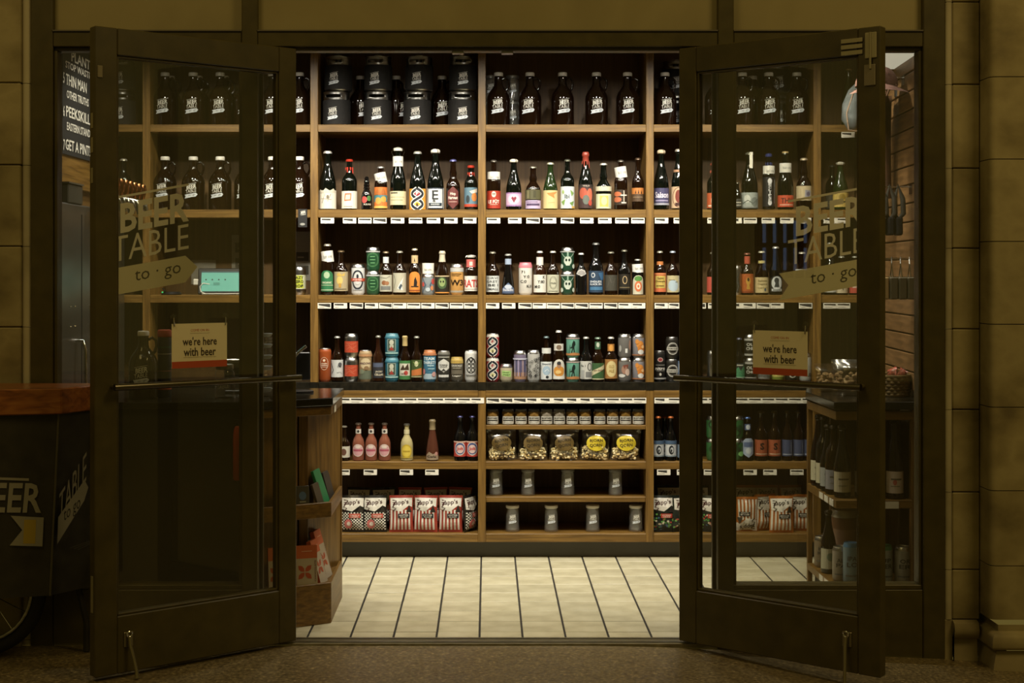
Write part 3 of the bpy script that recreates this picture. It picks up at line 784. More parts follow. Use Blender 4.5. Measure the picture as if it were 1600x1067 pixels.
for i, (pa, pb) in enumerate(((526, 528.8), (590, 591), (652, 655), (722, 723.5))):
    keg(pa, 0, 'black sleeved mini keg at the bottom of the %s stack, top shelf' % ORD[i], (-.2, .0, -.1, .05)[i])
    keg(pb, 1, 'black sleeved mini keg with steel cap atop the %s stack, top shelf' % ORD[i], (-.25, -.2, -.15, .02)[i])
keg(190, 0, 'black sleeved mini keg at the bottom of the far left stack, top shelf'); keg(190, 1, 'black sleeved mini keg atop the far left stack, top shelf')
keg(1062, 0, 'lower mini keg of the stack behind growlers by right door, top shelf', dz=.14); keg(1062, 1, 'upper mini keg of the stack behind growlers by right door, top shelf', dz=.14)
keg(1222, 0, 'lower mini keg of the rearmost stack behind right door, top shelf', dz=.14); keg(1222, 1, 'upper mini keg of the rearmost stack behind right door, top shelf', dz=.14)
# logo glasses: clear can-shaped tumblers with lids
def tumbler_meshes(lid):
    R = .0335; h = .125
    g = MB().lathe([(.80 * R, 0), (.95 * R, .004), (R, .016), (.98 * R, .024), (.93 * R, .034), (.93 * R, h - .03), (.86 * R, h - .020), (.84 * R, h - .012), (.80 * R, h - .012), (.82 * R, h - .022), (.88 * R, h - .032), (.88 * R, .034), (.8 * R, .012), (0, .010)], 24, cap=False).mesh('glass_body', jarg_m, 40)
    l = MB().lathe([(.86 * R, h - .014), (.93 * R, h - .012), (.93 * R, h - .002), (.88 * R, h), (0, h)], 24, cap=False).mesh('lid', lid, 40)
    d = Dec(); logo(d, 0, .062, .038)
    return [('glass_body', g), ('lid', l), ('printed_logo', d.mesh('printed_logo', wrap(.94 * R), step=.008))]
TMg = tumbler_meshes(pm('grey_lid', '8f8f8a', .4, .6)); TMw = tumbler_meshes(pm('white_lid', 'cfccc2', .4))
def tumbler(px, row, label, ms, loc=None, dz=0):
    Z = ZS + .03 + .0335 + dz
    o = root('glass_jar', loc or ((px - VX) * Z / F, Z + CAMY, ROW[row]), label, 'jar', 'clear logo jars in the middle bay')
    for n, m in ms: link(n, m, o)
for i, px in enumerate((775, 825, 887, 961.5)): tumbler(px, 'b', '%s clear logo jar from the left in the upper jar row' % ORD[i], TMg)
for i, px in enumerate((800.7, 861.4, 926, 993.4)): tumbler(px, 6, '%s clear logo jar from the left in the bottom jar row' % ORD[i], TMw)
for k, (px, z, t) in enumerate(((801, 0, 'lower'), (801, .126, 'upper'), (767, 0, 'lower'), (767, .126, 'upper'))):
    Z = ZS + .17
    tumbler(px, 1, '%s stacked logo jar %s the first middle bay growler, top shelf' % (t, 'right behind' if px > 780 else 'left behind'), TMg, loc=((px - VX) * Z / F, Z + CAMY, ROW[1] + z))

# ---- second shelf
HEX = ('p', [(-.72, .25), (0, 0), (.72, .25), (.72, .78), (0, 1), (-.72, .78)], '5c2b28')
def twist(bg, wh, s_bg):
    a, b = sine(0, .58, 18, 0, 0, 1, 1), sine(0, -.58, 18, 0, 0, 1, 1)
    return [('r', -1.25, 0, 1.25, 1, bg), ('e', 0, .77, .46, .20, s_bg[0]), ('e', 0, .22, .46, .20, s_bg[1]), ('s', a, .46, wh), ('s', a, .27, '1a2028'), ('s', b, .46, wh), ('s', b, .27, '1a2028'),
            ('t', 'F', 0, .77, .14, .26, s_bg[2], .03), ('t', 'S', 0, .22, .14, .26, '1a1a1a', .03)]
FS = twist('c98a2e', 'd9d6cc', ('8a2430', 'd8a43a', 'd9d6cc'))
b2 = lambda *a, **k: bottle(a[0], a[1], a[2], 2, *a[3:], **k)
b2(512, 236, 27, 'champ', 'd', 'ccfccc4', (.02, .33, 'c9c4b4', [('s', [(-.5, .3), (-.2, .8), (.1, .4), (.4, .8)], .08, '8a8272'), ('s', [(-.6, .55), (.5, .5)], .05, '8a8272'), ('e', .1, .65, .12, .1, '6a6254'), ('p', [(-1.1, .85), (-.7, 1.05), (-.4, .95), (-.1, 1.12), (.3, .98), (.7, 1.1), (1.1, .9)], 'bdb7a6')]), 'tall green bottle with crumpled white sketch label and pale cap')
b2(546, 249, 24, 'wine', 'd', 'wa63222', (.03, .37, 'cbc7b8', [('p', [(-.55, .42), (.25, .45), (.3, .88), (-.45, .86)], 'b06a4c'), ('p', [(-.42, .50), (.15, .52), (.18, .80), (-.33, .78)], 'c8b8a4'), ('r', -.6, .1, .4, .13, '8a8272')]), 'green bottle with red wax top and white label with orange square')
b2(573, 275, 16.5, 'bead', 'k', None, (.05, .45, None, [('e', -.35, .62, .5, .25, 'a8423c'), ('e', .45, .72, .35, .2, '3f6a34'), ('t', 'ROUGE', .2, .28, .13, 1.2, 'c9c4b4')]), 'small black bottle with beaded neck and painted rose')
b2(595, 260, 20, 'stub', 'a', 'c8a8a86', (.04, .52, 'c0682e', [('r', -1.2, .3, 1.2, .62, '3f6f74'), ('e', -.3, .35, .45, .16, 'c98a3e'), ('e', .45, .42, .4, .14, 'c98a3e'), ('p', [(-.9, .62), (-.4, .95), (0, .7), (.4, .98), (.9, .66)], '9a5a28'), ('r', -1.2, 0, 1.2, .1, 'd0a050')]), 'squat amber bottle with orange and teal label and tilted paper tag', extra=(ptag(.62, .85, .22, .9),))
b2(622, 231, 25, 'champ', 'd', 'sc9c6ba', (.08, .30, 'b9b391', [('r', -.9, .82, 0, .92, '4a463a'), ('r', -.9, .55, .8, .58, '8a8468'), ('r', -.9, .35, .6, .38, '8a8468')]), 'green swing-top bottle with cream band label and paper tag', extra=(ptag(.70, .86, .0, .64),))
b2(652.5, 236.6, 25.5, 'champ', 'd', 'cb9b7ae', (.01, .36, None, FS), 'green bottle with orange label, black and white twisted ribbons')
b2(680.5, 233, 26, 'champ', 'd', 'mc9c6bc', (.02, .36, 'c4c6c4', [('r', -.98, .0, -.86, 1, '2a3442'), ('r', .86, 0, .98, 1, '2a3442'), ('r', -.98, .0, .98, .04, '2a3442'), ('r', -.98, .96, .98, 1, '2a3442'), ('t', 'E', 0, .66, .44, .62, '1c1e22'), ('t', '&', -.1, .40, .16, .3, '1c1e22'), ('r', -.7, .14, .7, .28, '22303c'), ('t', 'BREWED', 0, .21, .07, .9, 'c4c6c4')]), 'wire-caged bottle with white label and big black letter E')
b2(708, 249, 22, 'bulb', 'a', 'c5c5c8e', (.02, .46, None, [HEX, ('t', 'Hop', 0, .66, .16, .7, 'd0c8bc', .02), ('t', 'Harvest', 0, .50, .14, 1.2, 'd0c8bc', .02), ('r', -.5, .3, .5, .33, 'a88a80')]), 'amber bottle with maroon hexagon label and blue cap')
b2(736, 258.5, 21, 'stub', 'd', 'wa83626', (.07, .50, '55707e', [('r', -1.25, 0, 1.25, .14, 'a8402c'), ('e', .45, .5, .38, .22, 'b87038'), ('p', [(-.2, .8), (.9, .95), (.9, .75), (.1, .68)], 'c6b8a8'), ('e', -.4, .4, .25, .2, '2c3438')]), 'short dark bottle with red wax top and blue red art label')
b2(771.5, 250, 21.5, 'wine', 'a', 'c55504a', (.03, .38, '94301e', [('e', 0, .80, .28, .17, 'c9b8a8'), ('e', -.1, .82, .07, .05, '3a1a12'), ('e', .1, .82, .07, .05, '3a1a12'), ('t', 'LE F\u00dbT', 0, .40, .24, 1.45, 'd8d0c4', .02), ('r', -.5, .2, .5, .23, 'c9a090')]), 'bottle with red label, white skull emblem and paper tag', extra=(ptag(.55, .76, 0, .9),))
b2(802.7, 248.7, 24, 'champ', 'd', 'mc9c4b4', (.07, .34, '8a6a94', [('r', -1.1, .1, 1.1, .9, 'b59ab4'), ('e', 0, .5, .75, .32, 'c9b0c0'), ('p', [(-.3, .6), (0, .25), (.3, .6), (.15, .72), (0, .62), (-.15, .72)], '7a3040')]), 'caged bottle with lilac label and dark heart')
b2(833, 260, 23.5, 'bulb', 'a', 'c6a6658', (.03, .22, 'a898b4', [('r', -.9, .35, .8, .62, '4a3c58'), ('r', -.9, .75, .5, .85, '6a5c78')]), 'brown bottle with mottled green body label and lilac strip', neck=(.24, .46, '4c4a32', [('r', -.8, .1, -.5, .9, '6a6648'), ('r', 0, .2, .3, .9, '38361f')]))
b2(860, 254, 22.5, 'champ', 'g', 'cb8b49c', (.03, .41, 'b8a878', [('p', [(-.5, .85), (.9, .92), (.4, .75), (.5, .55), (-.2, .72)], 'b0733a'), ('s', [(-.3, .3), (.5, .34)], .04, '8a7a50')]), 'green bottle with cream label and orange feather')
b2(886.6, 249, 21.5, 'wine', 'd', 'c55554a', (.03, .46, 'b6bcbc', [('t', 'Ibi', -.1, .55, .2, .6, '2a3a3a', .02), ('p', [(.3, .85), (.9, .7), (.5, .55)], '6a8a4a'), ('p', [(-.9, .3), (-.3, .42), (-.5, .12)], '6a8a4a'), ('p', [(.2, .25), (.9, .35), (.6, .1)], '5c7c40'), ('e', -.6, .75, .16, .08, '8aa060'), ('r', .5, 0, 1.2, .1, 'b09050')]), 'tall bottle with white label and scattered green leaves')
b2(915, 237.6, 23, 'champ', 'd', 'w8a3a2c', (.03, .44, '3a2826', [('r', -1.2, .88, 1.2, 1, '2a2420'), ('e', -.35, .62, .5, .24, '9a4a36'), ('e', .45, .55, .38, .28, 'a85a44'), ('e', 0, .35, .4, .2, '5a6058'), ('e', .5, .22, .25, .12, '9a3c30'), ('t', 'WILD', 0, .93, .06, .8, 'b8a89c')]), 'bottle with red wax neck and dark red figure art label')
b2(943, 255, 23.5, 'bulb', 'd', 'cc6c4b8', (.03, .34, 'b8bc9c', [('r', -.5, .12, .5, .88, 'b8a658'), ('e', 0, .52, .34, .3, 'c9bc88'), ('r', .6, .1, 1.1, .9, 'a8b4a4')]), 'bottle with white arched collar and pale yellow label', neck=(.40, .50, 'b8b29a'))
b2(970, 250, 20.5, 'wine', 'a', 'c55504a', (.1, .40, '2e2218', [('e', -.6, .72, .6, .16, 'a85c3a'), ('e', -.6, .35, .6, .18, 'a05838'), ('r', .28, .1, .38, .95, 'c9c0b0'), ('r', -.1, .60, .8, .68, 'c9c0b0'), ('r', 0, .1, .7, .18, 'c9c0b0')]), 'dark bottle with orange label, white cross and tilted tag', extra=(ptag(.64, .86, .15, .88),))
b2(996.7, 246.6, 19, 'long', 'a', 'c4a3a2c', (.16, .42, '4a3826', [('r', -1.25, .55, 1.25, 1, 'a86a34'), ('p', [(-.5, .58), (-.4, .85), (-.3, .58)], '2a1c10'), ('p', [(-.1, .58), (0, .9), (.1, .58)], '2a1c10'), ('p', [(.3, .58), (.4, .85), (.5, .58)], '2a1c10'), ('r', -.8, .3, .6, .33, '9a8468')]), 'slim brown bottle with orange and black skyline label')
b2(1033, 234, 24, 'champ', 'd', 'mb8a88c', (.08, .36, '3c3a58', [('t', 'Saison', 0, .60, .36, 1.7, 'c0bcc8', .03), ('r', -.8, .22, .8, .30, '8a84a0'), ('r', -1.25, 0, 1.25, .12, '8a8a94')]), 'caged bottle with purple label and pale script')
b2(1060, 233, 22, 'champ', 'd', 'cb0a898', (.03, .38, 'b39a7c', [('o', 0, .5, .9, .48, .08, '5a3828'), ('e', -.1, .55, .4, .3, '6a2c20'), ('e', .4, .35, .25, .2, '7a4030'), ('r', -.5, .1, .3, .25, '3c2018')]), 'green bottle with cream label and dark red print', neck=(.58, .66, '9a7458'))
b2(1115, 255, 21, 'wine', 'd', 'wa04a38', (.04, .36, 'a85230', [('t', 'DE', 0, .5, .3, .9, 'd0b8a4', .02), ('r', -.9, .1, .9, .2, 'c9b8a4')]), 'dark bottle with orange label just inside the right door')
b2(1152, 285, 14, 'long', 'k', 'c55524a', (.1, .4, '3a3a36', [('r', -.7, .5, .7, .62, 'b0aca0'), ('r', -.7, .2, .7, .28, 'b0aca0')]), 'very small black bottle behind the right mullion')
b2(1171, 238, 26, 'champ', 'd', 'c6a6a5c', (.03, .30, '8f9694', [('e', -.4, .6, .35, .25, 'b8bcb8'), ('e', .4, .4, .4, .3, '6c7472'), ('s', [(-.9, .3), (-.3, .5), (.2, .3), (.9, .6)], .08, '4a5250'), ('r', -1.2, 0, 1.2, .08, '6a6f6c')]), 'green bottle with grey etched label and white neck strip', neck=None, extra=(lambda o, R, h: MB().box(-.003, .012, -.42 * R - .003, -.42 * R, h * .72, h * 1.0).build('neck_strip', paper_w, o),))
b2(1201, 240, 19.5, 'stub', 'k', 'w2c3464', (.06, .58, '16161a', [('p', [(-.2, .1), (.25, .1), (.25, .9), (-.2, .9)], '1a1a20'), ('e', 0, .86, .3, .1, 'c4c4c8'), ('e', 0, .12, .26, .08, 'c4c4c8'), ('t', 'E', .0, .74, .08, .4, 'c8c8cc', .03), ('t', 'C', 0, .65, .08, .4, 'c8c8cc', .03), ('t', 'L', 0, .56, .08, .4, 'c8c8cc', .03), ('t', 'I', 0, .47, .08, .12, 'c8c8cc', .03), ('t', 'P', 0, .38, .08, .4, 'c8c8cc', .03), ('t', 'S', 0, .29, .08, .4, 'c8c8cc', .03), ('t', 'E', 0, .20, .08, .4, 'c8c8cc', .03), ('r', .6, .1, .64, .9, 'b8b8bc')]), 'black bottle with blue wax top and vertical white lettering', extra=(ptag(.60, .78, 0, .92),))
b2(1227, 237, 25, 'champ', 'd', 'kb09a6c', (.05, .25, 'b04a30', [('t', 'THV', 0, .55, .42, 1.3, '3a1a14', .02), ('r', -.8, .15, .8, .22, 'd0a898')]), 'green corked bottle with bright red label and paper tag', extra=(ptag(.64, .80, 0, .74),))
b2(1256, 247, 24, 'bulb', 'a', 'cb8a890', (.18, .46, 'b5a888', [('p', [(-.1, .25), (.6, .2), (.65, .68), (-.05, .72)], '8c8c98'), ('e', .3, .45, .2, .15, '5c5668'), ('r', -.9, .1, .5, .14, '8a7c60')]), 'brown bottle with cream label and small square picture')
bottle(1313, 253, 24, 2, 'champ', 'g', 'mb8b4a4', (.06, .36, 'b8a058', [('r', -.7, .3, .7, .42, '4a4428'), ('e', 0, .7, .4, .2, '8a7430')]), 'green stoppered bottle with yellow label at the far right')
bottle(1300, 258, 20, 2, 'wine', 'k', 'c3a3830', (.06, .36, '4a463a', [('r', -.7, .3, .7, .42, '7a745c')]), 'plain dark bottle deep behind the yellow labelled bottle', dz=.14)
bottle(1326, 108, 22, 1, 'champ', 'g', 'kb09a78', (.06, .34, '5c5a40', [('r', -.6, .4, .6, .5, 'a8a080')]), 'corked green bottle alone at the far right', group='large bottles on the second shelf')
bottle(193, 248, 24, 2, 'wine', 'k', 'cb8b4a4', (.06, .34, '4a463a', [('r', -.6, .4, .6, .5, '8a846c')]), 'dark bottle at the far left behind the left door')

# ---- third shelf
b3 = lambda *a, **k: bottle(a[0], a[1], a[2], 3, *a[3:], **k)
c3 = lambda *a, **k: can(a[0], a[1], a[2], 3, *a[3:], **k)
c3(468, 417, 20, None, [('r', -1.3, .16, 1.3, .80, 'bfc0a0'), ('p', [(-.6, .2), (.7, .2), (.5, .78), (-.3, .78)], 'a9b03c'), ('t', 'LAZY', 0, .68, .13, 1.3, '2c2c28', .02), ('t', 'ZERO', 0, .5, .13, 1.3, '2c2c28', .02), ('t', 'HOP', 0, .3, .13, 1.2, '2c2c28', .02)], 'silver can with lime green lettered label')
b3(511.6, 381, 20.5, 'stub', 'a', 'c9a9484', (.07, .48, None, [arch(.95, '2c6a44'), ('e', 0, .78, .4, .16, '9ab090'), ('t', 'ORGANIC', 0, .42, .10, 1.4, 'c8ccb0', .02), ('r', -.9, .28, .9, .31, 'a8b494'), ('r', -.95, .05, .95, .09, 'a8b494')]), 'amber bottle with green arched label and tilted paper tag', extra=(ptag(.64, .86, .12, .92),))
b3(533, 391, 21.5, 'long', 'a', 'c5a4a34', (.09, .52, '9c8f70', [('e', -.1, .55, .4, .22, 'c0a860'), ('p', [(-.5, .85), (-.2, .95), (.2, .85), (.6, .95), (.5, .78), (-.4, .78)], 'b89c50'), ('r', -.2, .18, .1, .4, 'a8823a'), ('r', -.8, .08, .8, .12, '6a5f48')]), 'brown bottle with tan label and golden drawing')
c3(559.6, 413, 21, 'c4c4c2', [('o', 0, .52, .82, .40, .22, '2a2e34'), ('e', 0, .52, .42, .2, 'b8b8b6'), ('e', 0, .66, .14, .09, '2a2e34'), ('r', -1.15, .46, 1.15, .58, 'a84634'), ('t', 'PORTERS', 0, .52, .06, 1.2, 'd8c8bc', .02), ('r', -.6, .1, .6, .13, '8a8e92')], 'white can with black ring and red band')
can2(583, 386.5, 20.5, 3, '24492f', [('o', 0, .5, .85, .40, .06, '5a8a5c'), ('o', 0, .5, .70, .33, .04, '4a7a4c'), ('r', -.3, .3, .3, .34, '6a9a6a'), ('r', -.35, .48, .35, .52, '6a9a6a'), ('r', -.3, .66, .3, .70, '6a9a6a'), ('r', -1.3, .93, 1.3, 1, 'a8aaa8')], 'dark green cans with fine circle emblem')
b3(603, 392.5, 19.5, 'long', 'a', 'c6a5a44', (.08, .46, 'a8a594', [('e', -.2, .52, .35, .14, '7c5234'), ('e', .2, .5, .3, .12, '8c6244'), ('r', -.7, .1, .7, .32, '6a6c68'), ('s', [(-.8, .85), (.1, .8), (.6, .92)], .05, '5a5a50')]), 'amber bottle with pale moth label and white neck wrap', neck=(.72, .87, 'c0c4c4'))
b3(624.5, 392, 20.5, 'long', 'a', 'c9a9688', (.06, .50, 'a6a290', [('p', [(-.3, .2), (.1, .5), (.6, .8), (.3, .4), (.5, .1)], 'c8c8c4'), ('p', [(-.1, .25), (.2, .45), (.4, .35), (.1, .12)], '3a4650'), ('s', [(-.8, .2), (-.5, .6), (-.8, .9)], .06, '5a5a50')]), 'brown bottle with grey label and white bird')
b3(648, 388, 18.5, 'long', 'a', 'ca8a088', (.06, .50, None, [arch(.95, 'c07a34'), ('p', [(-.1, .25), (.35, .3), (.4, .5), (.15, .75), (-.05, .6)], '1c1612'), ('r', -.5, .25, .6, .3, '1c1612'), ('r', -.9, .05, .9, .12, '8a4a20')]), 'brown bottle with orange arched label and black figure', neck=(.68, .85, 'b8a078', [('p', [(-.2, .2), (.2, .2), (0, .7)], '2a1c10')]))
c3(669, 428, 19.5, '7c8488', [('s', [(-.9, 0), (-.3, .5), (-.9, 1)], .16, '3c4c5c'), ('s', [(.9, 0), (.3, .5), (.9, 1)], .16, '3c4c5c'), ('e', .8, .75, .3, .2, 'a8443c'), ('e', .6, .3, .24, .16, 'b87850'), ('e', -.7, .55, .2, .16, 'a8443c'), ('e', 0, .2, .3, .14, 'a0a8ac')], 'short can with blue red lattice pattern under a white paper sleeve')
_ = bottle  # the paper sleeve on that can
Zt = ZS + .022 + 19.5 * 6.55 / F / 2; o = root('paper_sleeve', ((669 - VX) * Zt / F, Zt + CAMY, H - (427.6 - VY) * Zt / F), 'white paper sleeve reading last one on the lattice can, third shelf', 'paper')
MB().lathe([(.027, 0), (.028, .05), (.0274, .05), (.0264, .0)], 18, cap=False).build('sleeve', paper_w, o, 40)
d = Dec(); d.text('last one', .0, .02, .010, '5a5a58', .034); link('lettering', d.mesh('lettering', wrap(.0278), step=.006, off=.0008), o)
b3(691, 392, 21.5, 'champ', 'a', 'fb0a894', (.04, .44, '1e1c14', [('e', 0, .58, .62, .34, '3c5030'), ('e', 0, .62, .4, .24, '7c8c58'), ('e', -.16, .66, .09, .06, '16140e'), ('e', .16, .66, .09, .06, '16140e'), ('r', -1.25, 0, 1.25, .07, 'b07838'), ('r', -1.25, .93, 1.25, 1, 'a89878')]), 'silver foiled bottle with black label and green skull')
c3(714, 412.7, 20.5, 'b98c50', [('r', -1.3, .0, 1.3, .08, '8c8474'), ('r', -1.3, .84, 1.3, 1, 'a8a8a4'), ('t', 'W3', .0, .40, .24, 1.9, '241a10', .03), ('r', -.8, .74, .6, .77, '5c4424'), ('r', -.8, .68, .4, .70, '5c4424')], 'tan can with big black W3 lettering with silver top')
b3(736, 399, 20.5, 'stub', 'a', 'sc0bab0', (.10, .48, 'c9c5bc', [('t', 'RATS', 0, .5, .52, 2.3, 'a83a34', .03), ('r', -1, .1, 1, .14, '8a8478')]), 'brown swing-top bottle with big red lettering', neck=(.70, .90, 'b25a54', [('r', -.3, .2, .3, .7, 'c9b8b0')]))
GR = [('t', 'ORVI', 0, .86, .14, 1.5, '22221f', .01), ('t', 'GRST', -.1, .64, .14, 1.5, '22221f', .01), ('t', 'BE I', .1, .42, .14, 1.4, '22221f', .01), ('t', 'SMALL', 0, .18, .14, 1.6, '22221f', .01)]
b3(769.7, 393, 20.5, 'long', 'a', 'c8a8678', (.07, .44, 'b8bcba', GR), 'amber bottle with white label of scattered black letters')
b3(794, 396.5, 20, 'cone', 'k', 'c9a9a94', (.03, .30, None, [('p', [(-1, 0), (1, 0), (.95, .45), (.5, .7), (0, 1), (-.5, .7), (-.95, .45)], '4c5a74'), ('e', 0, .62, .5, .2, 'a8b0bc'), ('t', 'Baladin', 0, .36, .22, 1.5, 'b8bcc8', .03), ('r', -1, 0, 1, .1, '2a3448')]), 'black teardrop bottle with blue crest label', neck=(.74, .88, '8a98ac'))
c3(821, 410, 21, 'c6c3bb', [('r', -1.3, .94, 1.3, 1, 'c0707c'), ('t', '71', -.35, .78, .10, .5, '26241f', .01), ('t', 'Y:0', .1, .60, .11, .8, '26241f', .01), ('t', 'C:0', -.3, .42, .11, .8, '26241f', .01), ('t', 'K:0', .5, .24, .11, .7, '26241f', .01)], 'tall white can with pink rim and scattered black letters', rim='b86a74')
b3(843.5, 392, 19.5, 'long', 'b', 'cc4c2bc', (.06, .46, 'c0beb6', [('t', 'K', .6, .86, .18, .4, '1e1d1a', .02), ('t', 'Y:80', .15, .60, .18, 1.0, '1e1d1a', .02), ('t', 'M:0', -.4, .32, .18, .8, '1e1d1a', .02)]), 'brown bottle with white cap and stepped black lettering', neck=(.68, .86, 'c4c2ba'))
b3(864, 392, 19, 'long', 'a', 'cb8b4a8', (.05, .46, 'a6a592', [('o', 0, .55, .55, .36, .05, '5a5a4c'), ('o', 0, .55, .45, .29, .03, '5a5a4c'), ('t', 'mule', 0, .55, .12, .7, '4a4a40', .01), ('r', -.7, .08, .7, .11, '6a6a5a')]), 'brown bottle with pale label and fine oval emblem')
SK = [('e', 0, .46, .55, .26, 'a8b0a4'), ('e', -.2, .50, .13, .08, '16241c'), ('e', .2, .50, .13, .08, '16241c'), ('r', -.25, .18, .25, .3, 'a8b0a4'), ('s', [(-.9, .9), (-.3, .62)], .08, '8ca090'), ('s', [(.9, .9), (.3, .62)], .08, '8ca090'), ('s', [(0, .95), (0, .7)], .2, '7c9484'), ('e', -.85, .14, .26, .13, 'a8b0a4'), ('e', .85, .14, .26, .13, 'a8b0a4'), ('r', -1.3, .95, 1.3, 1, 'a8aaa8')]
can2(886.6, 387, 20, 3, '22402f', SK, 'dark green cans with white skull')
b3(908, 395, 18, 'long', 'k', 'cb8b4ac', None, 'unlabelled black bottle with silver diamond tag', extra=(lambda o, R, h: link('diamond_tag', (lambda d: (d.poly([(-.0265, .5 * h), (0, .44 * h), (.0265, .5 * h), (.018, .575 * h), (0, .615 * h), (-.018, .575 * h)], 'b0aeaa'), d.poly([(-.018, .51 * h), (0, .465 * h), (.018, .51 * h), (.012, .56 * h), (0, .59 * h), (-.012, .56 * h)], '8a8886'), d)[2].mesh('diamond_tag', wrap(R * .98), step=.006))(Dec()), o),))
b3(931, 379, 22.5, 'long', 'k', 'c5a5a58', (.05, .46, '26384c', [('e', -.4, .80, .26, .12, 'a8acb0'), ('e', -.4, .8, .15, .07, '26384c'), ('t', 'ENDLESS', -.05, .50, .09, 1.5, 'c4c8cc', .02), ('t', 'BLACK IPA', -.05, .38, .09, 1.5, 'c4c8cc', .02), ('r', -.8, .1, .8, .26, '3c6484'), ('p', [(.2, .9), (1.1, .95), (1.1, .6), (.6, .55)], '35587a')]), 'tall dark bottle with navy label and white lettering')
b3(954.6, 393, 20, 'long', 'a', 'c7a786c', (.10, .46, '3a3830', [('s', [(-.6, .2), (-.2, .7), (.2, .3), (.5, .8)], .05, '55534a'), ('s', [(-.3, .9), (0, .5), (.4, .6)], .05, '55534a')]), 'dark bottle with plain charcoal label')
b3(975.5, 390, 19, 'long', 'k', 'c5a584c', (.12, .46, '201c14', [('o', 0, .62, .34, .26, .10, 'a8926c'), ('r', -.8, .12, .8, .15, '8a7c5c')]), 'black bottle with single gold letter O')
b3(996.5, 404.6, 18, 'stub', 'k', 'c9a9890', (.02, .55, None, [arch(.95, 'b0ac98', .6), ('e', 0, .82, .6, .14, '4c7a3c'), ('e', 0, .42, .55, .28, 'b4623c'), ('e', 0, .42, .3, .16, 'c8bca8'), ('e', 0, .42, .14, .08, 'b4623c')]), 'small bottle with green topped label, orange target and paper tag', extra=(ptag(.62, .86, .06, .95),))
b3(1031, 392, 19, 'long', 'a', 'c9a9684', (.07, .50, 'b4603c', [('r', -.8, .2, .8, .85, 'b09a50'), ('t', 'Saint', 0, .72, .12, .9, '4a3414', .02), ('t', 'Christophe', 0, .55, .12, 1.4, '4a3414', .02), ('r', -.6, .3, .5, .34, '5a4420'), ('r', -.9, .92, .9, .97, 'c88858')]), 'amber bottle with orange and yellow scripted label', neck=(.64, .76, 'b87440'))
b3(1051, 392, 18.5, 'long', 'a', 'c8c94a0', (.06, .44, 'a59c76', [('e', 0, .4, .8, .34, '98a8b0'), ('r', -.7, .72, .2, .76, '6a6448'), ('r', .3, .6, .7, .64, '6a6448')]), 'brown bottle with pale blue and straw label')
b3(1069, 393, 18, 'long', 'a', 'cb07040', (.08, .44, 'b8bab4', [('t', 'GEN', -.3, .65, .2, 1.0, '22221e', .02), ('r', -.7, .2, .6, .26, '4a4a44')]), 'bottle with white label half hidden by the right door')
b3(1114.5, 393.6, 20, 'long', 'a', 'c8a8674', (.06, .42, 'a8483c', [('r', -.2, .15, .7, .8, 'b8b4b0')]), 'bottle with red and white label just inside the right door')
c3(1151.6, 415, 14, None, [('s', sine(-.3, .4, 8), .1, '5c5f5c'), ('s', sine(.3, .4, 8, 1), .1, '4a4d4a')], 'slim silver can beside the right mullion')
b3(1167.5, 395, 19.5, 'long', 'a', 'c8a5a4c', (.05, .50, '9a5226', [('e', 0, .62, .32, .2, 'b08a3c'), ('e', 0, .7, .16, .1, '3a2410'), ('p', [(-.25, .2), (.25, .2), (.1, .5), (-.1, .5)], 'b08a3c'), ('r', -1.2, 0, 1.2, .1, '7a3a1c')]), 'brown bottle with red neck and orange label with golden figure', neck=(.74, .92, 'a8503c'))
b3(1190, 392, 21, 'champ', 'a', 'cc0bca8', (.05, .40, 'b5a67c', [('t', 'Saison', 0, .78, .14, 1.3, '5a4a20', .02), ('t', 'Dupont', .0, .55, .14, 1.3, '5a4a20', .02), ('e', .3, .2, .14, .1, '3c4c5c'), ('r', -.8, .3, .8, .33, '8a7a4c')]), 'brown bottle with cream label and yellow brown script', neck=(.70, .78, 'b8ac70'))
b3(1212, 385, 20.5, 'champ', 'k', 'ca8a49c', (.06, .40, None, [arch(.98, '1a1b1c', .6), ('e', 0, .55, .74, .40, 'b4b8ba'), ('e', -.05, .70, .3, .18, '22282c'), ('p', [(-.35, .3), (.3, .3), (.2, .62), (-.15, .66)], '2c3236'), ('r', -.7, .06, .7, .2, 'b4b8ba'), ('r', -.5, .1, .5, .15, '33393c')]), 'black bottle with white oval label and dark rider figure')
b3(1253, 393.6, 21, 'bulb', 'a', 'cc0bcb0', (.06, .40, '8a8a80', [('r', -.7, .4, .7, .5, 'b0b0a8')]), 'bottle with pale shoulder behind the frosted ribbon', neck=(.47, .60, 'b0b4b4'))
bottle(1297, 379, 20, 3, 'long', 'k', 'c9a9a90', (.05, .30, 'b8b8b0', [('r', -.6, .4, .6, .5, '4a4a44')]), 'dark bottle with white label at the far right')
bottle(1315, 400, 19, 3, 'long', 'a', 'c9a9a90', (.05, .42, 'b4a88c', [('p', [(-.3, .35), (.3, .35), (0, .85)], '2c4430'), ('r', -.05, .2, .05, .35, '3a2c1c')]), 'bottle with cream label and green fir tree')
bottle(1336, 400, 19, 3, 'long', 'a', 'c9a9a90', (.05, .5, 'a84a3c', [('r', -.6, .3, .6, .4, 'c8b0a4')]), 'bottle with plain red label at the far right')

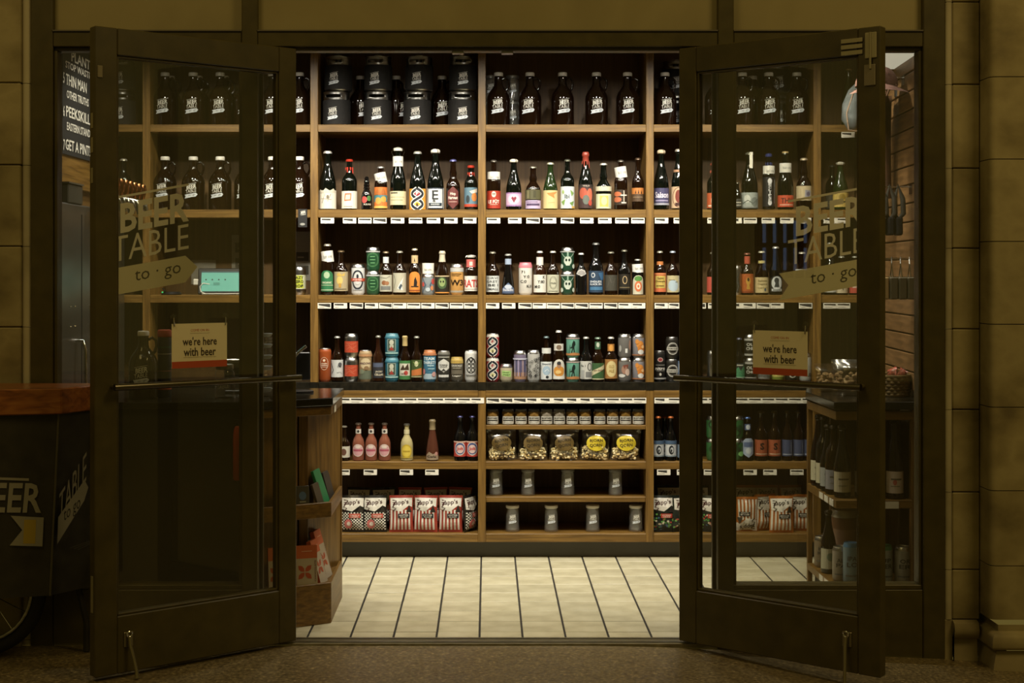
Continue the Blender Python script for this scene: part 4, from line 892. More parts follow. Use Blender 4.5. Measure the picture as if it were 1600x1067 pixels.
# ---- on the counter
b4 = lambda *a, **k: bottle(a[0], a[1], a[2], 4, *a[3:], **k)
c4 = lambda *a, **k: can(a[0], a[1], a[2], 4, *a[3:], **k)
c4(507.6, 544, 20.5, '8e4522', [('o', 0, .58, .55, .24, .05, 'cdb8a4'), ('e', 0, .70, .16, .05, 'cdb8a4'), ('t', 'FOUNDERS', 0, .58, .05, .8, 'd8c8b4', .02), ('t', 'FOUNTAIN', 0, .51, .05, .8, 'd8c8b4', .02), ('r', -.4, .44, .4, .455, 'cdb8a4')], 'tall rust orange can with white oval outline', shoulder='8e4522')
b4(527, 525, 18.5, 'long', 'a', 'c8a8a84', (.10, .48, 'b4b6b4', [('e', .5, .72, .3, .14, '4a4c4e'), ('s', [(-.9, .8), (-.5, .4), (-.8, .2)], .14, '3a3c3e'), ('s', [(0, .25), (.5, .3), (.8, .2)], .05, '6a6c6e'), ('t', 'Otto', .4, .62, .1, .6, '2a2a2c')]), 'dark bottle with white label and ink face')
can2(549, 521.5, 21, 4, None, [('r', -1.3, .16, 1.3, .80, 'a8452f'), ('s', [(-.9, .5), (-.3, .6), (.2, .4), (.8, .55)], .05, 'c0765c'), ('s', [(-.6, .3), (-.2, .45), (.5, .28)], .05, 'c0765c'), ('s', [(-.6, .7), (.1, .62), (.7, .72)], .05, 'c0765c')], 'silver cans with coral red label')
c4(571, 547, 20, '96805f', [('r', -1.3, 0, 1.3, .34, '585f50'), ('e', .1, .62, .75, .22, 'b8a888'), ('e', -.5, .3, .4, .1, '6c7460'), ('t', 'WINDOWS', .0, .63, .09, 1.6, '4a2c3c', .02), ('r', -1.3, .9, 1.3, 1, 'a8805c'), ('e', .2, .45, .3, .08, '7a6248')], 'tall tan and grey green can with landscape', shoulder='96805f')
b4(591, 524, 17, 'long', 'b', 'c7a786c', (.08, .42, '2c2c30', [('r', -.9, .7, .9, .95, '4c5468'), ('t', 'JACKY', .2, .40, .13, 1.2, 'c8c0a8', .02), ('t', 'CELLAR', .2, .22, .13, 1.5, 'c8c0a8', .02)]), 'slim brown bottle with dark label and cream lettering')
BT = [('r', -.55, .2, .55, .92, '8a9a94'), ('r', -.45, .25, .45, .88, '3c4a40'), ('e', 0, .72, .28, .15, 'a8a898'), ('r', -.25, .42, .25, .58, '9c9c8c'), ('p', [(-.3, .28), (.3, .28), (0, .5)], '8a3830'), ('r', -.9, .08, .9, .16, '8fb0ac'), ('r', -1.3, .95, 1.3, 1, '3c6a7c')]
can2(612.5, 521, 21.5, 4, '2c6474', BT, 'teal blue cans with bearded portrait', rim='4a7a88')
b4(632.7, 524.6, 18, 'long', 'a', 'fb09a68', (.05, .46, '3c6a3c', [('r', -.9, .2, .9, .85, 'b8b4a4'), ('p', [(-.7, .5), (-.2, .8), (0, .6), (.5, .85), (.7, .5)], '3a2c20'), ('e', .2, .35, .3, .12, '9a3a34'), ('t', 'HOF', -.2, .3, .1, .7, '4a2420', .02)]), 'gold foiled bottle with green and white village label')
b4(651, 525, 17.5, 'long', 'a', 'c7a7a70', (.09, .48, '3a4a24', [('p', [(-.9, .4), (.9, .55), (.9, .15), (-.9, .1)], 'a86434'), ('e', 0, .78, .3, .16, 'b0b090'), ('s', [(-.5, .9), (-.1, .7), (.5, .85)], .1, '7c9450'), ('r', -.9, .02, .9, .08, '9a9070')]), 'amber bottle with dark green and orange label')
c4(671.6, 547, 20, '42718a', [('r', -1.3, .0, 1.3, .22, '8fa0a8'), ('t', 'TEAM', -.1, .82, .12, 1.6, 'b8c4c8', .03), ('t', 'THIRSTY', 0, .66, .12, 2.0, 'b8c4c8', .03), ('r', -.3, .52, .6, .56, '9ab4bc'), ('r', -.2, .4, .7, .43, '9ab4bc'), ('e', -.9, .3, .3, .12, 'a8706c'), ('e', .6, .2, .3, .1, 'a88480'), ('r', -1.3, .95, 1.3, 1, 'a86c44')], 'tall light blue can with copper rim and white letters', rim='a86c44')
c4(693.5, 548, 20, '35342f', [('p', [(-.85, .45), (0, .28), (.85, .45), (.85, .68), (0, .84), (-.85, .68)], 'b4b4ae'), ('t', 'FOREIGN', 0, .58, .06, 1.1, '2c2c28', .02), ('t', 'STOUT', 0, .50, .06, .9, '2c2c28', .02), ('p', [(-.3, .34), (.3, .34), (0, .44)], '35342f'), ('r', -.7, .08, .7, .18, 'b4b4ae'), ('r', -.8, .88, .8, .93, '8c8c84')], 'tall black and white can with hexagon label', shoulder='5a5952')
c4(714, 558, 20, '4c473c', [('r', -1.3, .88, 1.3, 1, 'a08848'), ('t', 'CROOKED', 0, .75, .11, 1.6, 'b8b4a8', .02), ('r', -.6, .6, .6, .64, '8c8676'), ('r', -.8, .28, .8, .5, '5c564a'), ('t', 'Lager', 0, .18, .12, 1.2, 'b8b4a8', .02)], 'short grey brown can with gold rim and white lettering', rim='a08848')
HP = [('o', 0, .55, .78, .32, .10, '1c1c1c')] + [('o', u, v, .26, .10, .08, '1c1c1c') for v in (.38, .54, .70) for u in (-.26, .26)] + [('o', 0, .8, .26, .09, .08, '1c1c1c'), ('r', -.7, .14, .7, .18, '5a5a58')]
c4(736, 547, 19.5, 'bdbdb9', HP, 'tall white can with black hop cone drawing', shoulder='bdbdb9')
FC = twist('8c3034', 'c8c4bc', ('b4a8a0', 'c0bc8c', '8c3034'))
can2(769.7, 521, 20, 4, '8c3034', FC, 'red cans with black and white twisted ribbons', shoulder='b4b0a8')
c4(791, 568.6, 19.5, 'a69d83', [('p', [(-.7, .3), (.7, .2), (.75, .72), (-.65, .78)], '8fae6c'), ('t', 'Hoppy', -.05, .6, .14, .95, '36482a', .02), ('t', 'Helps', .05, .40, .14, .95, '36482a', .02)], 'shortest beige can with light green label')
c4(812.6, 548, 19.6, '6c6478', [('r', -1.3, .0, 1.3, .28, '8c6c54')] + [('r', u, .12, u + .1, .78, c) for u, c in ((-.9, 'a8a4b8'), (-.6, '3c4468'), (-.3, '9a90b0'), (0, '3c3c60'), (.3, 'a08a8c'), (.6, '444c70'), (.9, 'a8a4b8'))] + [('r', -1.3, .80, 1.3, .86, 'a8a8b8')], 'tall purple can with vertical stripes')
random.seed(3)
SC_ = [('o', random.uniform(-1, 1), random.uniform(.1, .85), random.uniform(.1, .2), random.uniform(.03, .06), .05, '2c2c2c') for _ in range(34)]
c4(833.7, 547, 19.7, 'a3a39f', SC_, 'tall silver can covered in black doodle rings')
b4(853.7, 525, 18, 'long', 'a', 'c4c5a5c', (.05, .44, 'b8bcbc', [('e', 0, .5, .62, .26, '8ca0b0'), ('t', 'Sixpoint', 0, .86, .12, 1.4, '2c3c4c', .02), ('s', [(-.3, .45), (.1, .58), (.4, .45)], .1, 'c4ccd0'), ('e', .1, .14, .22, .08, '22282c')]), 'brown bottle with white and blue label and white collar', neck=(.62, .74, 'bdbfba'))
b4(873, 516, 19, 'long', 'a', 'cc8c6be', (.05, .44, None, [arch(.98, 'b9b7ae', .55), ('e', 0, .40, .85, .26, 'b37c36'), ('e', 0, .72, .3, .17, '8c6c54'), ('e', 0, .80, .28, .09, '2c2c30'), ('r', -.95, 0, .95, .15, 'c0beb6'), ('e', -.1, .36, .4, .1, 'c4a468')]), 'tall amber bottle with white cap and monk on orange oval', neck=(.60, .74, 'bdb9b0', [('e', 0, .5, .5, .35, '6c5c4c')]))
WK = [('p', [(-.15, .15), (0, .4), (.12, .15), (.22, .15), (.14, .5), (.3, .62), (.25, .8), (.05, .86), (-.12, .7), (-.2, .5), (-.4, .45), (-.35, .4), (-.1, .42), (-.3, .12)], '16201c'), ('s', [(-.55, .12), (-.4, .6)], .05, '16201c'), ('p', [(-1.3, 0), (1.3, 0), (1.3, .1), (.2, .17), (-.6, .12), (-1.3, .14)], '9a6c44'), ('r', -1.3, .95, 1.3, 1, 'a8908c')]
can2(895, 522, 20.5, 4, '5e8f7e', WK, 'sea green cans with black walking figure')
b4(915.7, 526, 18.5, 'long', 'k', 'c9c9a94', (.06, .46, 'a9aaa4', [('o', .5, .68, .36, .22, .1, '2a2a2c'), ('r', -.1, .1, .9, .4, '6a6c6c'), ('r', -.8, .05, -.3, .5, '8c8e8c'), ('t', 'No. 1', -.5, .75, .12, .7, '2a2a2c')]), 'black bottle with grey white building label')
b4(934, 526.6, 19.5, 'long', 'a', 'c5a6a5c', (.05, .42, '33502f', [('p', [(-1.25, .15), (1.25, .7), (1.25, .95), (-1.25, .45)], 'ada788'), ('t', 'Sam Smith', 0, .56, .12, 1.4, '5a3c2c', .01), ('r', -1.25, 0, 1.25, .06, 'ada788')]), 'green collared bottle with green label and diagonal cream band', neck=(.72, .90, '3c5a44', [('e', 0, .6, .5, .3, 'a8b0a0')]))
b4(954.6, 526, 19.5, 'long', 'a', 'cb0aca0', (.07, .50, '8c6436', [('e', 0, .5, .78, .42, 'b8a878'), ('t', 'OLD', 0, .62, .16, .7, '8c7438', .02), ('t', 'ALE', 0, .4, .16, .7, '8c7438', .02)]), 'amber bottle with tan label and cream oval', neck=(.66, .84, '9a6a34', [('e', 0, .5, .6, .4, 'c08a44')]))
CA = [('e', -.1, .55, .4, .26, '8c6c5c'), ('e', .3, .4, .3, .2, 'a89488'), ('e', -.5, .2, .5, .1, 'b0b0ac'), ('p', [(-.3, .8), (-.1, .6), (.1, .8), (.3, .6), (.4, .85)], '6c3c30')]
can2(976, 522, 20.5, 4, '64625f', CA, 'grey cans with reddish animal drawing', ops2=[('r', .0, .15, .3, .4, 'c0c0bc'), ('e', .7, .6, .2, .3, '8c6c5c'), ('e', -.7, .4, .2, .2, '8c8c88')])
CO = [('e', .1, .62, .5, .22, 'b4783a'), ('e', .3, .4, .55, .22, 'a86a30'), ('e', .2, .2, .4, .14, 'b8b8b4'), ('e', -.3, .8, .25, .14, 'b4783a'), ('e', .45, .5, .2, .1, 'c8a070'), ('r', -1.3, 0, 1.3, .06, '8c5c3c')]
can2(998, 522, 20, 4, '78767a', CO, 'grey cans with orange swirl')
c4(1030.7, 548, 18.5, '1e1d1c', [('e', 0, .80, .42, .09, 'a88c84'), ('e', 0, .80, .28, .06, '7c3438'), ('t', 'nitro', 0, .44, .12, 1.5, 'c0beb8', .02), ('r', -.7, .57, .7, .59, '8c8a84'), ('r', -.6, .34, .6, .355, '8c8a84'), ('e', 0, .2, .16, .06, 'a8a69e'), ('r', -1.3, 0, 1.3, .06, '8a8a88')], 'tall black can reading nitro', shoulder='1e1d1c')
RG = [('o', 0, .52, .8, .38, .1, 'b0aea6'), ('p', [(-.95, .42), (.95, .42), (.85, .62), (-.85, .62)], 'a8a69c'), ('t', 'FARMHOUSE', 0, .52, .09, 1.4, '2a2824', .02), ('o', 0, .52, .62, .30, .05, '8c8a82')]
can2(1050, 526.5, 20, 4, '24221e', RG, 'black cans with white ring emblem', shoulder='24221e')
b4(1068, 526, 18, 'long', 'k', 'c5a5a58', (.06, .46, '6a7c98', [('r', -.9, .5, .9, .85, 'b0b8c0'), ('r', -.6, .15, .6, .25, 'b0b8c0')]), 'dark bottle with blue white label half hidden by the right door')
c4(1114, 548, 18.5, None, [('s', sine(0, .5, 8), .1, '5c5c58'), ('e', .2, .3, .3, .12, '8c8478')], 'tall silver can just inside the right door')
b4(1155, 527.6, 17, 'long', 'k', 'c4a4c5c', (.05, .42, '3f7a58', [('p', [(-.9, .5), (-.3, .8), (.1, .55), (.6, .85), (.9, .6), (.9, 1), (-.9, 1)], '20282c'), ('r', -.9, .1, .9, .16, 'a0c0a8'), ('r', -.5, .85, .5, .92, 'b0b0a8')]), 'dark bottle with bright green mountain label')
can2(1172.5, 523, 18.5, 4, '23231f', [('t', 'OLD', 0, .66, .18, 1.5, 'b0b0a8', .03), ('t', 'CHUB', 0, .42, .18, 1.6, 'b0b0a8', .03), ('r', -1.3, .0, 1.3, .12, '8f8f8a'), ('r', -1.3, .88, 1.3, 1, '9a9a96')], 'black cans with bold white lettering')
for px, b, ops, t in ((1193.5, '8f8f8c', [('r', -1, .1, 1, .3, '5a5a58')], 'silver can directly under the right door sign'), (1215, '7c8a3c', [('r', -1, .1, 1, .3, 'a8a05c')], 'olive green can behind the right door sign'), (1236.5, '24221f', [('e', 0, .2, .5, .14, 'b0aea6'), ('e', 0, .2, .3, .09, '24221f')], 'black can with white oval behind the right door sign'), (1258, 'a8a8a2', [('t', 'WILD', 0, .2, .14, 1.6, '22221f', .03)], 'white can with black lettering behind the right door sign')):
    c4(px, 552, 19.5, b, ops, t)

# ---- shelf under the counter
b5 = lambda *a, **k: bottle(a[0], a[1], a[2], 5, *a[3:], **k)
b5(538, 665, 18, 'soda', 'a', 'c8a8478', (.1, .42, 'b0aca0', [('e', 0, .5, .4, .3, '5a3c30')]), 'dark bottle half hidden by the display rack')
PK = (.12, .45, None, [('e', 0, .5, .82, .5, 'c4b4ac'), ('e', 0, .5, .72, .43, 'b88c90'), ('r', -.72, .42, .72, .58, '9a4c5c'), ('e', 0, .78, .4, .12, 'c9bcb4')])
for i, px in enumerate((560, 580, 601)):
    b5(px, 660.5, 19, 'soda', '744636', 'c6a5c50', PK, '%s pink soda bottle with oval label in the front row' % ORD[i], neck=(.72, .84, 'c4beb4', [('e', 0, .5, .4, .3, '2c2a28')]))
    b5(px, 660.5, 19, 'soda', '744636', 'c6a5c50', PK, '%s pink soda bottle with oval label in the rear row' % ORD[i], dz=.075, neck=(.72, .84, 'c4beb4'))
b5(635.6, 661.6, 19.5, 'soda', 'a1966c', 'c6a665a', (.08, .45, None, [('e', 0, .5, .80, .5, 'b39a2c'), ('e', 0, .5, .66, .40, 'c6b048'), ('r', -.5, .44, .5, .55, 'a0882c'), ('r', -1, .0, 1, .06, 'b09a40')]), 'cloudy yellow soda bottle with lemon oval label', neck=(.72, .84, 'bdb490'))
b5(675.7, 655, 21, 'cone', '4c2c20', 'f8a7a5c', (.03, .26, None, [('p', [(-.95, 0), (.95, 0), (.9, .4), (.5, .75), (.1, .6), (-.4, .85), (-.9, .5)], '8c7c68'), ('t', 'Cola', -.1, .35, .24, 1.2, '2c1c14', .03), ('e', .55, .65, .22, .2, 'a87c74')]), 'tapered brown bottle with gold top and scalloped label')
SD = (.10, .44, 'a84038', [('e', 0, .52, .82, .44, 'bcb8b8'), ('e', 0, .52, .70, .37, '3c4a78'), ('e', 0, .5, .56, .28, 'c0a8a4'), ('t', 'Jolt', 0, .5, .26, .9, 'a83030', .03), ('r', -1.2, .92, 1.2, 1, 'c8a898')])
for i, px in enumerate((719, 738)): b5(px, 649, 19, 'long', 'k', 'c3c3c64', SD, '%s dark cola bottle with blue cap and red round label' % ('left' if i == 0 else 'right'))
SPI = (.10, .46, 'a9acae', [('e', 0, .42, .4, .28, '1e2226'), ('e', .08, .42, .24, .16, 'a9acae'), ('e', .0, .38, .12, .09, '1e2226'), ('r', -1.2, .78, 1.2, 1, '3c5068'), ('r', -1.2, 0, 1.2, .08, '6c7880')])
for i, px in enumerate((1028.5, 1048)): b5(px, 650, 17.5, 'long', 'k', 'cb06030', SPI, '%s dark bottle with orange cap and spiral label' % ('left' if i == 0 else 'right'))
b5(1038.5, 650, 17.5, 'long', 'k', 'cb06030', SPI, 'orange capped bottle standing behind the spiral label pair', dz=.075)
b5(1067, 668, 18, 'long', 'k', 'c6a6a68', (.1, .5, '5c6a78', [('e', 0, .5, .5, .3, 'a8acb0')]), 'bottle with slate label at the edge of the right door')
for px, t in ((1113.6, 'left'), (1152, 'right')):
    o1, z1 = can(px, 685, 20, 5, '2c5a34', [('e', -.2, .6, .5, .2, '1e3c24'), ('s', sine(.2, .5, 8), .2, '1e2c20'), ('e', .4, .3, .4, .16, '7ab070')], 'lower green patterned can at the %s of the right mullion' % t)
    can(px, 650, 20, 5, '2c5a34', [('e', .2, .5, .5, .2, '1e3c24'), ('s', sine(-.2, .5, 8), .2, '1e2c20')], 'upper green patterned can at the %s of the right mullion' % t, zb=z1 + .0002)
b5(1168, 651, 18.5, 'long', 'k', 'c46629a', (.08, .52, None, [('p', [(-.85, .2), (0, 0), (.85, .2), (.85, .85), (.4, 1), (-.4, 1), (-.85, .85)], '8f9cb4'), ('r', -.7, .55, .7, .8, '4c5c80'), ('e', 0, .35, .4, .16, 'b4bcc8')]), 'dark bottle with blue cap and blue shield label', neck=(.70, .84, '4c5c80', [('e', 0, .5, .6, .4, 'b4bcc8')]))
for i, px in enumerate((1189, 1210)): b5(px, 642, 20, 'long', 'a', 'c5a4c38', (.10, .43, '8c4a30', [('t', 'S', 0, .6, .42, .55, '241410', .04), ('r', -.9, .1, .9, .16, 'b89880')]), '%s brown bottle with rust label and black S' % ('left' if i == 0 else 'right'))
for i, px in enumerate((1230, 1247.5, 1264)): b5(px, 642, 16.5, 'long', 'a', 'c5a4c38', (.10, .43, '3c4460', [('s', [(.5, .2), (.5, .85)], .06, 'a8b0c0'), ('r', -.9, .08, .9, .14, '8c94a8')]), '%s brown bottle with dark blue label' % ('left', 'middle', 'right')[i])
# mustard jars
def jar_meshes(fill, lid):
    R = .0285; h = .0725
    g = MB().lathe([(.88 * R, 0), (R, .004), (R, h - .018), (.93 * R, h - .012), (.86 * R, h - .010)], 8).mesh('glass_body', cm(fill, .12), 20)
    l = MB().lathe([(.86 * R, h - .011), (.93 * R, h - .010), (.93 * R, h - .001), (.88 * R, h), (0, h)], 18, cap=False).mesh('lid', cm(lid, .4), 40)
    d = Dec(); A = R * 1.1
    d.rect(-A, .004, A, .040, 'c4c2b8'); d.rect(-A * .85, .018, A * .85, .0235, '33322e'); d.text('MUSTARD', -.0, .0315, .0075, '22211e', A * 1.6, .02); d.rect(-A * .7, .009, A * .5, .0115, '8a887e')
    return [('jar_body', g), ('lid', l), ('label', d.mesh('label', wrap(R * .99), step=R * .3, off=.0012))]
JM = {k: jar_meshes(*k) for k in (('6c5226', '4c4a44'), ('7a7264', '5c5a54'), ('74582c', '3c3a36'))}
for i, px in enumerate((769.7, 794, 814, 834.4, 854, 873.8, 894, 914, 936.8, 957, 977, 997)):
    Z = ZS + .03 + .0285
    o = root('mustard_jar', ((px - VX) * Z / F, Z + CAMY, ROW['a']), 'small jar with white MUSTARD label, %s in the row' % (ORD[i] + ' from left' if i < 6 else ORD[11 - i] + ' from right'), 'jar', 'mustard jars in the middle bay', rz=PI / 8 * 1 + random.uniform(-.1, .1) * 0)
    o.rotation_euler.z = 0
    for n, m in JM[list(JM)[1 if i in (4, 5) else (2 if i % 3 == 0 else 0)]]: link(n, m, o)
# bags
def pillow(w, h, t, nx=12, nz=14, crimp=.06, seed=0, lean=0.0):
    rnd = random.Random(seed)
    wr = [rnd.uniform(-1, 1) for _ in range(8)]
    def bulge(u, v):
        a = max(0, 1 - (2 * u / w) ** 2) ** .6; q = v / h
        b = max(0, min(1, (q - crimp * .6) / .22)) ** .7 * max(0, min(1, (1 - crimp * .6 - q) / .28)) ** .7
        wob = .10 * math.sin(9 * q + 5 * wr[0] + u / w * 7) + .08 * math.sin(u / w * 17 + wr[1] * 6 + q * 4)
        return t * a * b * (1 + wob)
    q = MB()
    for s in (-1, 1):
        for j in range(nz + 1):
            for i in range(nx + 1):
                u = -w / 2 + w * i / nx; v = h * j / nz
                wid = 1 - .05 * math.sin(PI * v / h) + .02 * wr[2] * math.sin(7 * v / h)
                q.v.append((u * wid, s * (bulge(u, v) + .0006) + lean * v, v))
    N = (nx + 1) * (nz + 1)
    for j in range(nz):
        for i in range(nx):
            a = j * (nx + 1) + i
            q.f.append([a, a + 1, a + nx + 2, a + nx + 1]); q.f.append([N + a, N + a + nx + 1, N + a + nx + 2, N + a + 1]); q.m += [0, 0]
    def fn(u, v, o):
        wid = 1 - .05 * math.sin(PI * v / h) + .02 * wr[2] * math.sin(7 * v / h)
        return (u * wid, -(bulge(u, v) + .0008 + o) + lean * v, v)
    return q, fn
SW, SHH = .114, .172
def zapps(px, bot, style, desc, dz=0.0, rz=0.0, flip=False, tilt=0.0, seed=1, lift=0.0, sc=1.0):
    col = {'k': '25221e', 'r': '9a3c30', 'v': '1e241e', 'o': 'a8642a'}[style]
    Z = ZS + .045 + dz; w, h = SW * sc, SHH * sc
    o = root('snack_bag', ((px - VX) * Z / F, Z + CAMY, ROW[6] + lift), desc, 'snack bag', 'snack bags on the bottom shelf', rz=rz)
    if flip: o.rotation_euler = (0, PI, rz); o.location.z += h
    o.rotation_euler.x = tilt
    q, fn = pillow(w, h, .021, seed=seed, lean=.0)
    q.build('foil_body', pm('foil_' + style, col, .25, .25), o, 60)
    d = Dec(); A = w / 2 * .92
    wh = 'c6c2b8'
    if style == 'k':
        for j in range(12):
            for i in range(14):
                if (i + j) % 2: d.rect(-A + i * A / 7, .012 + j * .0068, -A + (i + 1) * A / 7, .012 + (j + 1) * .0068, wh)
        d.e = d.e[:]; 
        for e in range(len(d.e)): d.e[e] = (*d.e[e][:3], 0)
        d.n = 1
    elif style in 'ro':
        for i in range(6): d.rect(-A + (2 * i) * A / 6, .012, -A + (2 * i + 1) * A / 6, .105, wh)
        for e in range(len(d.e)): d.e[e] = (*d.e[e][:3], 0)
        d.n = 1
    else:
        rn = random.Random(seed)
        for k in range(46): d.ell(rn.uniform(-A, A), rn.uniform(.012, .085), .0055, .0045, rn.choice(('3c6a34', '5c8a44', '8c3c30', '34506a', 'b0a890', '4a7a3c')), 8)
        for e in range(len(d.e)): d.e[e] = (*d.e[e][:3], 0)
        d.n = 1
    d.poly([(-A, .108), (0, .098), (A * .7, .125), (A, .118), (A, .160), (-A, .160)], wh)
    d.poly([(A * .45, .094), (A * .98, .094), (A * .72, .128)], '2a2622')
    d.text("zapp's", -.004, .138, .026, '3a1c1c' if style != 'o' else '2a2018', A * 1.5, .015, .10)
    d.stroke([(-A * .8, .150), (-A * .45, .148), (-A * .8, .118), (-A * .5, .112), (-A * .75, .100)], .0045, '3a1c1c' if style != 'o' else '2a2018')
    d.rect(-A * .30, .068, A * .78, .088, {'k': 'a84a3c', 'r': '22262a', 'o': '22262a', 'v': '9a3428'}[style])
    d.text({'k': 'Voodoo Gumbo', 'r': 'HOTTER', 'o': 'REGULAR', 'v': 'VOODOO'}[style], A * .24, .0805, .0065, 'd0c8bc', A * .85, .02)
    d.text({'k': 'CHIPS', 'r': "'N HOT", 'o': 'FLAVOR', 'v': 'HEAT'}[style], A * .24, .0725, .005, 'd0c8bc', A * .7, .02)
    if style == 'k': d.ell(-A * .35, .040, .02, .022, 'b0605c'); d.ell(-A * .3, .040, .010, .010, 'd0c4bc')
    link('print', d.mesh('print', fn, step=.010, stepv=.012, off=.0004, lay=.0005, rough=.3), o)
    return o
Bz = [(551, 'k', 'checked snack bag, first from left under the display'), (586, 'k', 'black and white checked snack bag with red badge, second from left'), (627, 'r', 'red striped snack bag, leftmost of three'), (665, 'r', 'red striped snack bag, middle of three'), (704, 'r', 'red striped snack bag, rightmost of three')]
for i, (px, s, t) in enumerate(Bz): zapps(px, 0, s, t + ', bottom shelf', rz=random.uniform(-.12, .12), seed=i + 2, tilt=-.08)
zapps(735, 0, 'k', 'checked snack bag turned edge on beside the upright, bottom shelf', rz=1.05, dz=.03, seed=9, tilt=-.03)
for i, (px, s, c) in enumerate(((560, 'k', 'first'), (600, 'k', 'second'), (640, 'r', 'third'), (682, 'r', 'fourth'), (718, 'r', 'fifth'))):
    zapps(px, 0, s, 'snack bag pushed back behind the front row, %s from left, bottom shelf' % c, dz=.10, seed=20 + i, rz=random.uniform(-.3, .3), lift=.022, tilt=-.12)
zapps(1037, 0, 'v', 'black leafy snack bag right of the middle upright, bottom shelf', seed=31, tilt=-.08)
zapps(1066, 0, 'v', 'black leafy snack bag half hidden by the right door edge, bottom shelf', seed=32, rz=.5, dz=.02)
zapps(1112, 0, 'v', 'black leafy snack bag seen through the right door glass, bottom shelf', seed=33, rz=-.3)
zapps(1166, 0, 'o', 'orange striped snack bag standing upside down, bottom shelf', seed=34, flip=True, sc=.95, dz=.02)
zapps(1195, 0, 'o', 'orange striped snack bag tucked behind its neighbour, bottom shelf', seed=35, rz=.35, dz=.045)
zapps(1221, 0, 'o', 'orange striped snack bag standing foremost, bottom shelf', seed=36, dz=-.015, tilt=-.06)
zapps(1252, 0, 'o', 'orange striped snack bag against the right upright, bottom shelf', seed=37, rz=-.15, dz=.035)
for i, px in enumerate((1045, 1090)): zapps(px, 0, 'v', 'black leafy snack bag in the rear row, %s one, bottom shelf' % ('left', 'right')[i], dz=.11, seed=40 + i, lift=.03, tilt=-.15)
for i, px in enumerate((1165, 1200, 1238)): zapps(px, 0, 'o', 'orange striped snack bag in the rear row, %s one, bottom shelf' % ('left', 'middle', 'right')[i], dz=.115, seed=44 + i, lift=.03, tilt=-.15, rz=random.uniform(-.2, .2))
# popcorn bags
ico = bmesh.new(); bmesh.ops.create_icosphere(ico, subdivisions=1, radius=1); IV = [v.co.copy() for v in ico.verts]; IF = [[v.index for v in f.verts] for f in ico.faces]; ico.free()
def popcorn(px, rot, yellow, desc, seed):
    rn = random.Random(seed); Z = ZS + .05; w, h = .141, .150
    o = root('popcorn_bag', ((px - VX) * Z / F, Z + CAMY, ROW[5]), desc, 'snack bag', 'clear popcorn bags in the middle bay'); o.rotation_euler = (0, rot, 0)
    q, fn = pillow(w, h, .030, seed=seed)
    q.build('film', film_m, o, 60)
    m = MB()
    for k in range(190):
        u = rn.uniform(-.058, .058); v = rn.uniform(.010, .058 + .018 * math.cos(u * 30)); y = rn.uniform(-.026, .012) * max(0, 1 - (u / .075) ** 2) * min(1, v / .03 + .2)
        r = rn.uniform(.004, .0068); sx, sy, sz = rn.uniform(.7, 1.3), rn.uniform(.7, 1.2), rn.uniform(.7, 1.2)
        m.add([(u + p.x * r * sx * rn.uniform(.8, 1.25), y + p.y * r * sy, v + p.z * r * sz * rn.uniform(.8, 1.25)) for p in IV], IF)
    pc = m.build('popcorn', noisy('popcorn', [(.3, 'c09a48'), (.5, 'e0d2a0'), (.8, 'ece6d0')], 90, 2, (1, 1, 1), .7), o); pc['kind'] = 'stuff'
    d = Dec(); c = 'b8a428' if yellow else '5c4a24'
    d.ell(0, .085, .048, .036, c, 24); d.text('BJORN', 0, .096, .017, '2a2212', .066, .02, .12); d.text('QORN', 0, .074, .017, '2a2212', .062, .02, .12)
    link('label', d.mesh('label', fn, step=.012, stepv=.012, off=.0006), o)
    return o
for i, (px, r, y, t) in enumerate(((785, -.05, False, 'leftmost clear popcorn bag with brown label'), (832, .03, False, 'second clear popcorn bag with brown label'), (881.5, .0, False, 'third clear popcorn bag with brown label, in the middle'), (928, .10, True, 'clear popcorn bag with yellow label left of the last one'), (976, .06, True, 'rightmost clear popcorn bag with yellow label'))):
    popcorn(px, r, y, t + ' under the mustard jars', 60 + i)

# ================================================================ LEFT COUNTER (island behind the left sidelight)
IZ = .862
isl = root('sales_counter', (-1.0, .4, 0), 'dark fronted sales counter with wooden end rack behind the left sidelight', 'counter')
PA, PB, PC = (-.735, .20), (-.600, .312), (-.602, .73)      # end rack plan: front-left, front corner, back corner
PA = ((458.7 - VX) * 5.20 / F, .20); PA = (-.86, .105)
def prism(pts, z0, z1):
    q = MB(); n = len(pts)
    for z in (z0, z1): q.v += [(x, y, z) for x, y in pts]
    for i in range(n): q.f.append([i, (i + 1) % n, n + (i + 1) % n, n + i]); q.m.append(0)
    q.f.append(list(range(n))[::-1]); q.f.append([n + i for i in range(n)]); q.m += [0, 0]
    return q
def pb(name, pts, z0, z1, m, par, bevel=.0015): return prism(pts, z0, z1).build(name, m, par, world=True, bevel=bevel)
FL = (-.875, .155)
FCn, BCn = (-.598, .31), (-.600, .73)
rackp = [FL, FCn, BCn, (-.875, .73)]
darkp = pm('counter_black_panel', '1d1b15', .5)
pb('slab', [(-1.635, .112), (-.89, .112), (FL[0], FL[1] - .02), (FCn[0] + .008, FCn[1] - .014), (BCn[0] + .008, BCn[1] + .005), (-1.635, .735)], IZ - .03, IZ, counter_m, isl, .003)
wbox('front_panel', darkp, isl, -1.635, -.885, .13, .72, .0, IZ - .032)
def lerp(a, b, t): return (a[0] + (b[0] - a[0]) * t, a[1] + (b[1] - a[1]) * t)
def inset(d_):   # rack outline set back by d_
    return [(FL[0], FL[1] + d_), (FCn[0] - d_, FCn[1] + d_ * .8), (BCn[0] - d_, BCn[1] - .002), (FL[0], BCn[1] - .002)]
pb('top_rail', rackp, .795, .828, wood_h, isl)
pb('rack_core', [(-.86, .30), (-.74, .40), (-.735, .72), (-.86, .72)], .02, .79, wood_v, isl)
